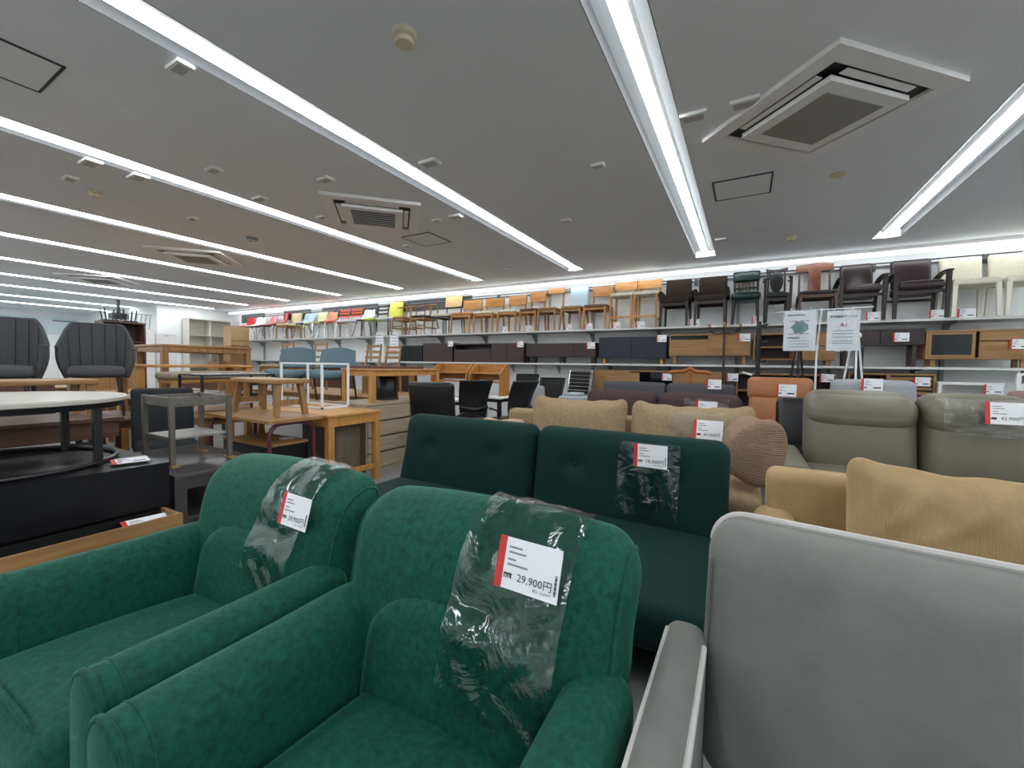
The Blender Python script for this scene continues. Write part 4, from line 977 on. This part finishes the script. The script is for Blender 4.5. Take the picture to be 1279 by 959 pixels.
# walnut desk and what stands on it
t = T('walnut_desk', 'walnut desk with two drawers behind the round table', 'desk', (-4.56, .2, 0))
B('tabletop', WALY, t, (-.33, .33, -1.15, 1.12, .73, .755)); B('carcass', WALY, t, (-.31, .285, -1.12, 1.1, .60, .73))
for y0, y1 in ((-1.1, -.02), (-.01, 1.09)): B('drawer', WALY, t, (.286, .302, y0, y1, .602, .726))
for y in (-1.0, 1.0):
    for x in (-.26, .26): b = MB(); b.bar((x, y, .60), (x, y*1.06, 0), .04, .04, (0, 1, 0), .03, .03); b.build('leg', BLACK, t, smooth=False)
table('low_oak_table', 'long low oak table standing on the walnut desk', -4.82, -4.36, -.85, 1.22, .755, 1.045, OAKY, OAKZ, .045, .035, .0)
table('walnut_table', 'low walnut table carrying the grey tub chairs', -6.3, -5.3, -.7, 1.93, 0, .62, WALY, WALZ, .05)
def tub(loc, rz, lbl):
    t = T('tub_chair', lbl, 'chair', loc, rz, 'grey tub chairs')
    b = MB(); b.rbox((0, -.03, .455), (.43, .46, .09), .04, 6, (0, 0, .02)); b.build('seat', TUBF, t, ang=80)
    def fn(u, v):
        a = (u-.5)*PI*1.3; c = abs(a)/(PI*.65); k = min(1, max(0, (c-.42)/.38)); arm = 3*k*k-2*k**3
        top = .96-.25*arm-.02*c; z = .40+(top-.40)*v; rib = .005*abs(math.sin(u*PI*9))*(1-arm)
        r = .215+.012*v+.045*arm*math.sin(min(1, v*1.1)*PI*.62)
        return (math.sin(a)*(r-rib), math.cos(a)*(r*1.12-rib)-.02+.07*v*max(0, math.cos(a)), z)
    b = MB(); b.grid(fn, 60, 12, .026); b.build('backrest', TUBF, t, ang=80)
    rim = []
    for i in range(61):
        p0, p1 = Vector(fn(i/60, 1)), Vector((0, -.02, 0)); d = Vector((p0.x, p0.y+.02, 0)).normalized(); rim.append(p0+d*.013)
    b = MB(); b.tube(rim, .0165, 8); b.build('rim', TUBF, t, ang=80)
    for k in range(6):
        u = (k+2)/9; pts = [fn(u, v/6) for v in range(7)]; b = MB(); b.tube([(q[0]*.99, q[1]*.99, q[2]) for q in pts], .0035, 5); b.build('seam', DGREYF, t)
    for sx in (-1, 1):
        for sy in (-1, 1): b = MB(); b.tube([(sx*.15, sy*.17, .42), (sx*.19, sy*.21, 0.001)], .018, 8, .012); b.build('leg', BLACK, t)
    B('seat_frame', BLACK, t, (-.17, .17, -.19, .19, .395, .418))
    return t
tub((-5.85, 1.625, .622), 72, 'grey ribbed tub chair on the walnut table, its twin beside it and brown bookcase behind')
tub((-5.85, .99, .622), 72, 'grey ribbed tub chair on the walnut table in front of the far banner')
# charcoal upholstered chair
t = T('charcoal_chair', 'charcoal upholstered side chair seen from behind by the trolley', 'chair', (-4.42, 1.66, 0), 75)
cushion(t, 'backrest', (0, .2, .68), (.44, .07, .54), .03, DGREYF); cushion(t, 'seat', (0, -.02, .45), (.42, .42, .1), .04, DGREYF); legs4(t, .42, .42, .42, BLACK, .03, (.01, .01))
# dark table with trolley
table('coffee_table', 'dark charcoal low table under the grey trolley', -4.05, -3.0, 1.16, 1.74, 0, .5, CHARW, CHARW, .065, .03, .07, 0, shelf=.2)
t = T('trolley', 'grey-brown two-tier side rack standing on the charcoal low table', 'side table', (-3.475, 1.43, .51))
B('top_shelf', GWOODX, t, (-.2, .2, -.165, .165, .40, .415)); 
for s in (-1, 1): B('rail', GWOODX, t, (-.205, .205, s*.17-.008, s*.17+.008, .385, .445)); B('rail', GWOODX, t, (s*.2-.008, s*.2+.008, -.165, .165, .385, .445))
for k in range(6): B('shelf_slat', mat('slat_pale', '8f8a83', .4, metal=.3), t, (-.19+k*.065, -.135+k*.065, -.16, .16, .165, .178))
for s in (-1, 1): B('shelf_rail', GWOODX, t, (-.2, .2, s*.168-.008, s*.168+.008, .15, .18))
for sx in (-1, 1):
    for sy in (-1, 1):
        B('leg', GWOODZ, t, (sx*.203-.014, sx*.203+.014, sy*.173-.014, sy*.173+.014, 0, .45))
        o = B('wood_pad', OAKX, None, (-3.475+sx*.21-.05, -3.475+sx*.21+.05, 1.43+sy*.175-.022, 1.43+sy*.175+.022, .5005, .5095)); tag(o, 'thin wooden pad under a foot of the grey-brown side rack', 'pad', 'pads under the side rack')
# maroon-legged table
t = T('maroon_table', 'oak-topped table on bent maroon tube legs', 'table', (-3.87, 2.17, 0))
B('tabletop', OAKX, t, (-.54, .54, -.245, .25, .695, .72))
for x in (-.47, .47):
    b = MB(); b.tube([(x, -.2, 0), (x, -.2, .56)]+[(x, -.2+.1*(1-math.cos(a)), .58+.1*math.sin(a)) for a in [PI/2*k/6 for k in range(7)]]+[(x, .1+.1*math.sin(a), .58+.1*math.cos(a)) for a in [PI/2*k/6 for k in range(7)]]+[(x, .2, .56), (x, .2, 0)], .017, 10); b.build('leg_hoop', MAROON, t)
b = MB(); b.tube([(-.47, 0, .68), (.47, 0, .68)], .012, 8); b.build('cross_bar', MAROON, t)
cabinet('low_cabinet', 'oak-topped dark low cabinet beneath the maroon-legged table', 1.99, 2.35, 0, .5, NAVYB, [(0, 1, 0, 1, 'd')], y0=-3.46, y1=.7, rz=90, top=OAKY)
price((-3.6, 2.25, .502), 75, 'price card lying on the cabinet beneath the maroon-legged table', .13, -86)
table('oak_stool_table', 'small oak table with splayed legs on the maroon-legged table', -4.22, -3.5, 2.08, 2.4, .727, 1.05, OAKX, OAKZ, .05, .04, .0, .03, .03, stretch=.09)
# pine table, hidden cabinet, chest, white frame
table('pine_table', 'honey pine table with knotty legs in front of the grey oak chest', -4.5, -3.3, 2.45, 3.08, 0, .72, PINEX, PINEZ, .06, .025, .09, .01, stretch=.12)
for px, py in ((476, 530), (396, 557), (470, 517)):
    pass
cabinet('side_cabinet', 'grey-brown panelled cabinet under the honey pine table', 2.66, 2.98, 0, .6, GRYZ, [(0, 1, 0, 1, 'd')], y0=-3.5, y1=.5, rz=90)
cabinet('chest_of_drawers', 'pale grey oak chest of drawers under the low pine table', 3.14, 4.5, 0, .75, GRYW, [(0, .5, k/4, (k+1)/4, 'r') for k in range(4)]+[(.5, 1, k/4, (k+1)/4, 'r') for k in range(4)], y0=-3.6, y1=.6, rz=90, gp=.016)
table('low_pine_table', 'low pine table standing on the grey oak chest', -4.17, -3.64, 3.26, 4.45, .752, 1.14, PINEY, PINEZ, .055, .022, .06, .01)
o = B('dark_board', WALY, None, (-4.12, -3.72, 3.3, 4.2, 1.141, 1.172)); tag(o, 'brown board lying on the low pine table', 'board')
t = T('pouf', 'black cylindrical pouf on the chest beneath the low pine table', 'pouf', (-3.95, 3.78, .752))
b = MB(); b.lathe([(.13, 0), (.14, .02), (.12, .26), (.10, .29), (0, .295)], 20); b.build('body', BLKL, t); b = MB(); b.lathe([(.142, .0), (.145, .012), (.142, .02)], 20); b.build('welt', BLACK, t)
t = T('wire_cube', 'white square metal frame standing on the honey pine table', 'metal frame', (-4.14, 2.86, .722))
for (x, y) in ((-.35, -.12), (.35, -.12), (.35, .2), (-.35, .2)): B('upright', WMET, t, (x-.01, x+.01, y-.01, y+.01, 0, .46))
for z in (0.0, .46):
    for y in (-.12, .2): B('rail', WMET, t, (-.36, .36, y-.01, y+.01, z, z+.02))
    for x in (-.35, .35): B('rail', WMET, t, (x-.01, x+.01, -.11, .19, z, z+.02))
# base table with bench, black side table, blue chairs
table('display_table', 'wide oak table carrying the cushioned bench and blue-grey chairs', -5.75, -4.56, 1.98, 3.9, 0, .66, OAKY, OAKZ, .06)
t = T('bench', 'wooden bench with long beige seat pad on the wide oak table', 'bench', (-5.4, 2.5, .66))
cushion(t, 'seat_pad', (0, 0, .375), (.36, 1.02, .08), .035, mat('bench_beige', '8c7f6c', .9, var=.08), (0, 0, .01)); B('frame', PINEY, t, (-.17, .17, -.48, .48, .30, .335)); legs4(t, .34, .94, .31, PINEZ, .05)
table('black_side_table', 'black thin-framed side table between bench and oak stool table', -5.1, -4.62, 2.02, 2.75, .66, 1.07, mat('dark_top', '2b2e33', .25), BLACK, .022, .018, .0, .0, shelf=.1, shm=mat('tray_grey', 'aab0bd', .4))
def blue_chair(loc, rz, lbl):
    t = T('blue_chair', lbl, 'chair', loc, rz, 'blue-grey chairs on the wide oak table')
    b = MB(); b.rbox((0, 0, .40), (.48, .46, .09), .04, 6, (0, 0, .02), lambda o: (o.x, o.y, o.z-.03*math.cos(o.x*7))); b.build('seat', BLUEF, t, ang=80)
    def fn(u, v): c = (2*u-1)**2; return ((u-.5)*.52*(1-.08*v), .24+.07*v-.09*c, .46+.28*v-.03*c*v)
    b = MB(); b.grid(fn, 14, 6, -.055); b.build('backrest', BLUEF, t, ang=80); legs4(t, .46, .42, .37, BLACK, .03, (.03, .03), True)
    for s in (-1, 1): b = MB(); b.bar((s*.2, .2, .36), (s*.2, .26, .56), .03, .02, (0, 1, 0)); b.build('back_post', DKZ, t, smooth=False)
blue_chair((-5.42, 3.45, .664), 32, 'blue-grey upholstered chair behind the white metal frame, beside the bench'); blue_chair((-4.82, 3.63, .664), 28, 'blue-grey upholstered chair next to the low pine table')
table('tall_oak_table', 'pale oak table with straight legs behind the bench', -6.55, -5.95, 1.95, 3.25, 0, 1.15, PINEY, PINEZ, .08, .03, .0, .02)
table('brown_table', 'dark brown low table carrying the oak dining table', -7.75, -6.65, 2.0, 3.75, 0, .72, WALY, WALZ, .06)
table('oak_dining_table', 'oak dining table stacked on the dark brown low table', -7.65, -6.75, 2.5, 3.65, .72, 1.42, OAKY, OAKZ, .07, .03, .07, .01)
table('chair_table', 'oak table behind the blue-grey chairs carrying slat-backed chairs', -7.7, -4.4, 4.15, 5.3, 0, .72, OAKX, OAKZ, .06)
for px, yy, l, H in ((345, 4.45, 'slat-backed wooden chair with beige seat on the rear oak table', .86), (387, 4.55, 'slat-backed wooden chair behind the blue-grey chairs', .86), (455, 4.75, 'ladder-backed wooden chair behind the brown board', .82), (480, 4.85, 'ladder-backed wooden chair near the hanging paper signs', .80)):
    q = P(px, 440, Y=yy); chair(0, l, OAKZ, mat('chair_beige', 'a09070', .9) if px < 400 else OAKX, OAKX, 'ladder', w=.34, d=.42, sh=.43, H=H, loc=(q.x, yy, .724), rz=8, group='slat-backed chairs on tables')
for px, l in ((474, 'white paper notice hanging under the upper shelf by the yellow chair'), (492, 'white paper notice with a red line hanging under the upper shelf')):
    q = P(px, 428, Y=6.98); o = B('paper_notice', PAPER, None, (q.x-.13, q.x+.13, 6.985, 6.99, q.z-.22, q.z+.25)); tag(o, l, 'notice')
    for k in range(5): B('print_line', INKG, o, (q.x-.1, q.x+.1, 6.983, 6.985, q.z+.17-.07*k, q.z+.185-.07*k))
    if px > 480: B('red_line', RED, o, (q.x-.12, q.x+.12, 6.983, 6.985, q.z-.19, q.z-.17))
# office desks, hutches and chairs
table('white_desk', 'white-topped desk with black legs carrying the oak desk hutches', -4.4, -2.75, 4.65, 5.6, 0, .72, WHITE, BLACK, .05, .03, .05) if 0 else table('white_desk', 'white-topped desk with black legs carrying the oak desk hutches', -4.6, -3.2, 5.32, 5.95, 0, .72, WHITE, BLACK, .05, .03, .05)
table('white_desk', 'white-topped desk in front of the hutches beside the mesh chairs', -4.3, -3.58, 4.58, 5.2, 0, .70, WHITE, BLACK, .05, .03, .05)
def hutch(x, y, w, lbl):
    t = T('desk_hutch', lbl, 'desk hutch', (x, y, .72), 0, 'oak desk hutches')
    for s in (-1, 1):
        b = MB(); b.prism([(-.14, 0), (.14, 0), (.14, .5), (.05, .5), (-.14, .36)], s*w/2-.012, s*w/2+.012, 'x'); b.build('side_panel', HONZ, t, smooth=False)
    B('back_panel', HONX, t, (-w/2+.012, w/2-.012, .12, .14, .24, .5)); B('shelf', HONX, t, (-w/2+.012, w/2-.012, -.1, .12, .34, .36)); B('shelf', HONX, t, (-w/2+.012, w/2-.012, -.1, .12, .2, .22))
for px0, px1, l in ((545, 588, 'oak desk hutch beside the low pine table'), (592, 630, 'oak desk hutch behind the black mesh chairs')):
    a, c = P(px0, 470, Y=5.6).x, P(px1, 470, Y=5.6).x; hutch((a+c)/2, 5.6, c-a, l)
def office(loc, rz, lbl, kind='mesh', H=1.0, m=None, group=None):
    t = T('office_chair', lbl, 'office chair', loc, rz, group); m = m or MESHB
    w = .42 if kind != 'exec' else .52
    cushion(t, 'seat', (0, 0, .46), (w, .46, .08), .035, m if kind != 'mesh' else BLKL, (0, 0, .015))
    if kind == 'exec': cushion(t, 'backrest', (0, .22, .74), (w, .12, H-.48), .05, BLKL, (0, .02, 0), lambda o: (o.x*(1+.06*o.z), o.y+.15*o.z, o.z))
    elif kind == 'rib':
        for k in range(10):
            cushion(t, 'back_rib', (0, .22+.012*k, .50+k*(H-.52)/9.5), (w*.92, .04, (H-.52)/10.5), .015, BLKL, n=1)
        for s in (-1, 1): b = MB(); b.tube([(s*.22, .23, .46), (s*.22, .36, H)], .012, 8); b.build('back_frame', CHROME, t)
    elif kind == 'soft': cushion(t, 'backrest', (0, .22, (.48+H)/2), (w, .07, H-.48), .034, m, (0, .02, 0), lambda o: (o.x*(1-.25*max(0, o.z)), o.y+.1*o.z-.35*o.x*o.x, o.z))
    else:
        def fn(u, v): c = (2*u-1)**2; return ((u-.5)*w*(1.0-.25*(1-v)), .24+.14*v-.05*c-.05*math.sin(v*PI), .52+(H-.52)*v)
        b = MB(); b.grid(fn, 10, 10, .012); o = b.build('backrest', MESHB, t)
        pts = [fn(0, v/8) for v in range(9)]+[fn(u/8, 1) for u in range(1, 9)]+[fn(1, 1-v/8) for v in range(1, 9)]; b = MB(); b.tube(pts, .014, 6); b.build('back_frame', BLACKP, t)
        b = MB(); b.tube([(-.18, .22, .66), (0, .29, .63), (.18, .22, .66)], .03, 8); b.build('lumbar_support', BLACKP, t)
    for s in (-1, 1):
        b = MB(); b.tube([(s*.2, .05, .45), (s*.235, .05, .62), (s*.235, -.12, .64)], .014, 8); b.build('armrest', BLACKP if kind != 'soft' else WMET, t)
    b = MB(); b.tube([(0, 0, .42), (0, 0, .08)], .03, 10); b.build('gas_column', BLACKP, t)
    for k in range(5):
        a = k*2*PI/5; b = MB(); b.tube([(0, 0, .1), (.22*math.cos(a), .22*math.sin(a), .06)], .02, 8, .014); o = b.build('base_arm', BLACKP, t)
        b = MB(); b.lathe([(.0, 0), (.022, .01), (.022, .04), (0, .05)], 10, (.22*math.cos(a), .22*math.sin(a), 0)); b.build('caster', BLACKP, o)
    return t
q = P(540, 480, Y=3.6); office((q.x, 3.75, 0), 195, 'black leather executive chair seen from behind over the green sofa', 'exec', 1.02)
q = P(583, 480, Y=4.5); office((q.x, 4.55, 0), 232, 'black mesh office chair with its back turned beside the executive chair', 'mesh', 1.0)
q = P(630, 480, Y=4.7); office((q.x+.05, 4.75, 0), 250, 'black mesh office chair turned side-on near the grey upholstered chair', 'mesh', 1.0)
q = P(665, 480, Y=5.5); office((q.x, 5.5, 0), 200, 'light grey upholstered office chair with white arms', 'soft', .92, LGREYF)
q = P(655, 470, Y=6.6); office((q.x, 6.58, 0), 15, 'black mesh office chair by the wall behind grey chair', 'mesh', 1.04)
q = P(686, 475, Y=6.1); office((q.x, 6.05, 0), 10, 'black mesh office chair with chrome arms by the ribbed chair', 'mesh', 1.0)
q = P(713, 470, Y=6.6); office((q.x, 6.58, 0), -10, 'black ribbed high-back office chair against the shelf wall', 'rib', 1.14)
# far-left background
cabinet('bookcase', 'tall brown bookcase beyond the tub chairs', 3.25, 3.95, 0, 2.0, WALZ, [(0, 1, k/5-.006, k/5+.006, 'shelf') for k in range(1, 5)]+[(0, 1, 0, 1, 'open')], y0=-11.4, y1=.4, rz=90, t_=.03)
for k, (y, l) in enumerate(((3.42, 'black stool upturned on the brown bookcase near the projector'), (3.72, 'black stool upturned on the brown bookcase near the white chests'))):
    t = T('stool', l, 'stool', (-11.6, y, 2.003)); B('seat', BLACK, t, (-.14, .14, -.12, .12, 0, .03)); 
    for sx in (-1, 1):
        for sy in (-1, 1): b = MB(); b.tube([(sx*.1, sy*.08, .03), (sx*.12, sy*.11, .26)], .012, 6); b.build('leg', BLACK, t)
for x, y0, y1, z, l in ((-13.2, 4.2, 4.75, 1.98, 'tall white chest of drawers beside the brown bookcase'), (-13.4, 4.85, 5.3, 1.9, 'white chest of drawers beside the white wall corner')):
    cabinet('white_chest', l, y0, y1, 0, z, WHITE, [(0, 1, k/5, (k+1)/5, 'rk') for k in range(5)], y0=x, y1=.45, rz=90)
t = T('wire_rack', 'grey wire rack stacked on the tall white chest', 'rack', (-13.45, 4.5, 1.985))
for k in range(6): b = MB(); b.tube([(0, -.22+.09*k, 0), (.04, -.2+.09*k, .38)], .009, 6); b.build('wire', STEELG, t)
b = MB(); b.tube([(0.04, -.24, .38), (.04, .28, .38)], .009, 6); b.build('top_wire', STEELG, t); b = MB(); b.tube([(0, -.24, .01), (0, .26, .01)], .009, 6); b.build('bottom_wire', STEELG, t)
cabinet('wall_cabinet', 'white open-shelved cabinet against the corner wall', 6.1, 7.3, 0, 2.5, mat('cab_white', 'd9d6cc', .6), [(0, 1, k/5-.004, k/5+.004, 'shelf') for k in range(1, 5)]+[(.49, .51, 0, 1, 'shelf')], y0=-14.65, y1=.4, rz=90, t_=.03)
cabinet('oak_locker', 'oak cabinet carrying the cardboard carton', 6.35, 6.85, 0, 1.66, OAKZ, [(0, 1, 0, .5, 'dk'), (0, 1, .5, 1, 'dk')], y0=-12.8, y1=.4, rz=90)
t = T('carton', 'brown cardboard carton on the oak cabinet by the red shell chairs', 'carton', (-13, 6.6, 1.664)); B('box', CARD, t, (-.2, .2, -.25, .25, 0, .55)); B('tape', mat('tape', '8d734f', .4), t, (.2, .202, -.25, .25, .12, .15))
for k, (x, y0, y1, z, m, l) in enumerate(((-8.9, .9, 2.0, .9, WALY, 'walnut sideboard beyond the tub chairs'), (-10.2, -.6, .8, 1.0, WHITE, 'white low shelf unit under the far banner'), (-9.2, 2.3, 3.1, 1.08, OAKY, 'oak box cabinet behind the pale oak table'), (-12.5, 1.0, 2.6, 1.25, WHITE, 'white counter unit near the far banner'), (-9.6, 3.8, 5.2, .85, WALY, 'walnut low cabinet behind the oak dining table'), (-12.0, 5.6, 6.2, 1.2, OAKY, 'oak two-door cabinet near the corner wall'), (-14.2, 2.6, 3.9, 1.1, WHITE, 'white wide unit behind the brown bookcase'), (-8.3, 5.9, 6.9, 1.1, WALY, 'walnut two-door cabinet before the shelf wall'), (-6.2, 6.0, 6.8, 1.0, DKX, 'dark brown two-door cabinet behind the slat-backed chairs'))):
    cabinet('sideboard', l, y0, y1, 0, z, m, [(0, .5, 0, 1, 'dk'), (.5, 1, 0, 1, 'dk')], y0=x, y1=.45, rz=90)
for x0, x1, y0, y1, l in ((-9.0, -8.0, 2.3, 3.6, 'oak dining table near the walnut low cabinet') , (-11.2, -10.4, 5.0, 6.4, 'dark-legged table before the oak locker'), (-8.6, -7.9, -.8, .6, 'low oak table in front of the walnut sideboard'), (-10.9, -10.1, 1.4, 2.7, 'brown table behind the walnut sideboard')):
    table('dining_table', l, x0, x1, y0, y1, 0, .72, OAKY, BLACK if 'dark' in l else OAKZ, .06)
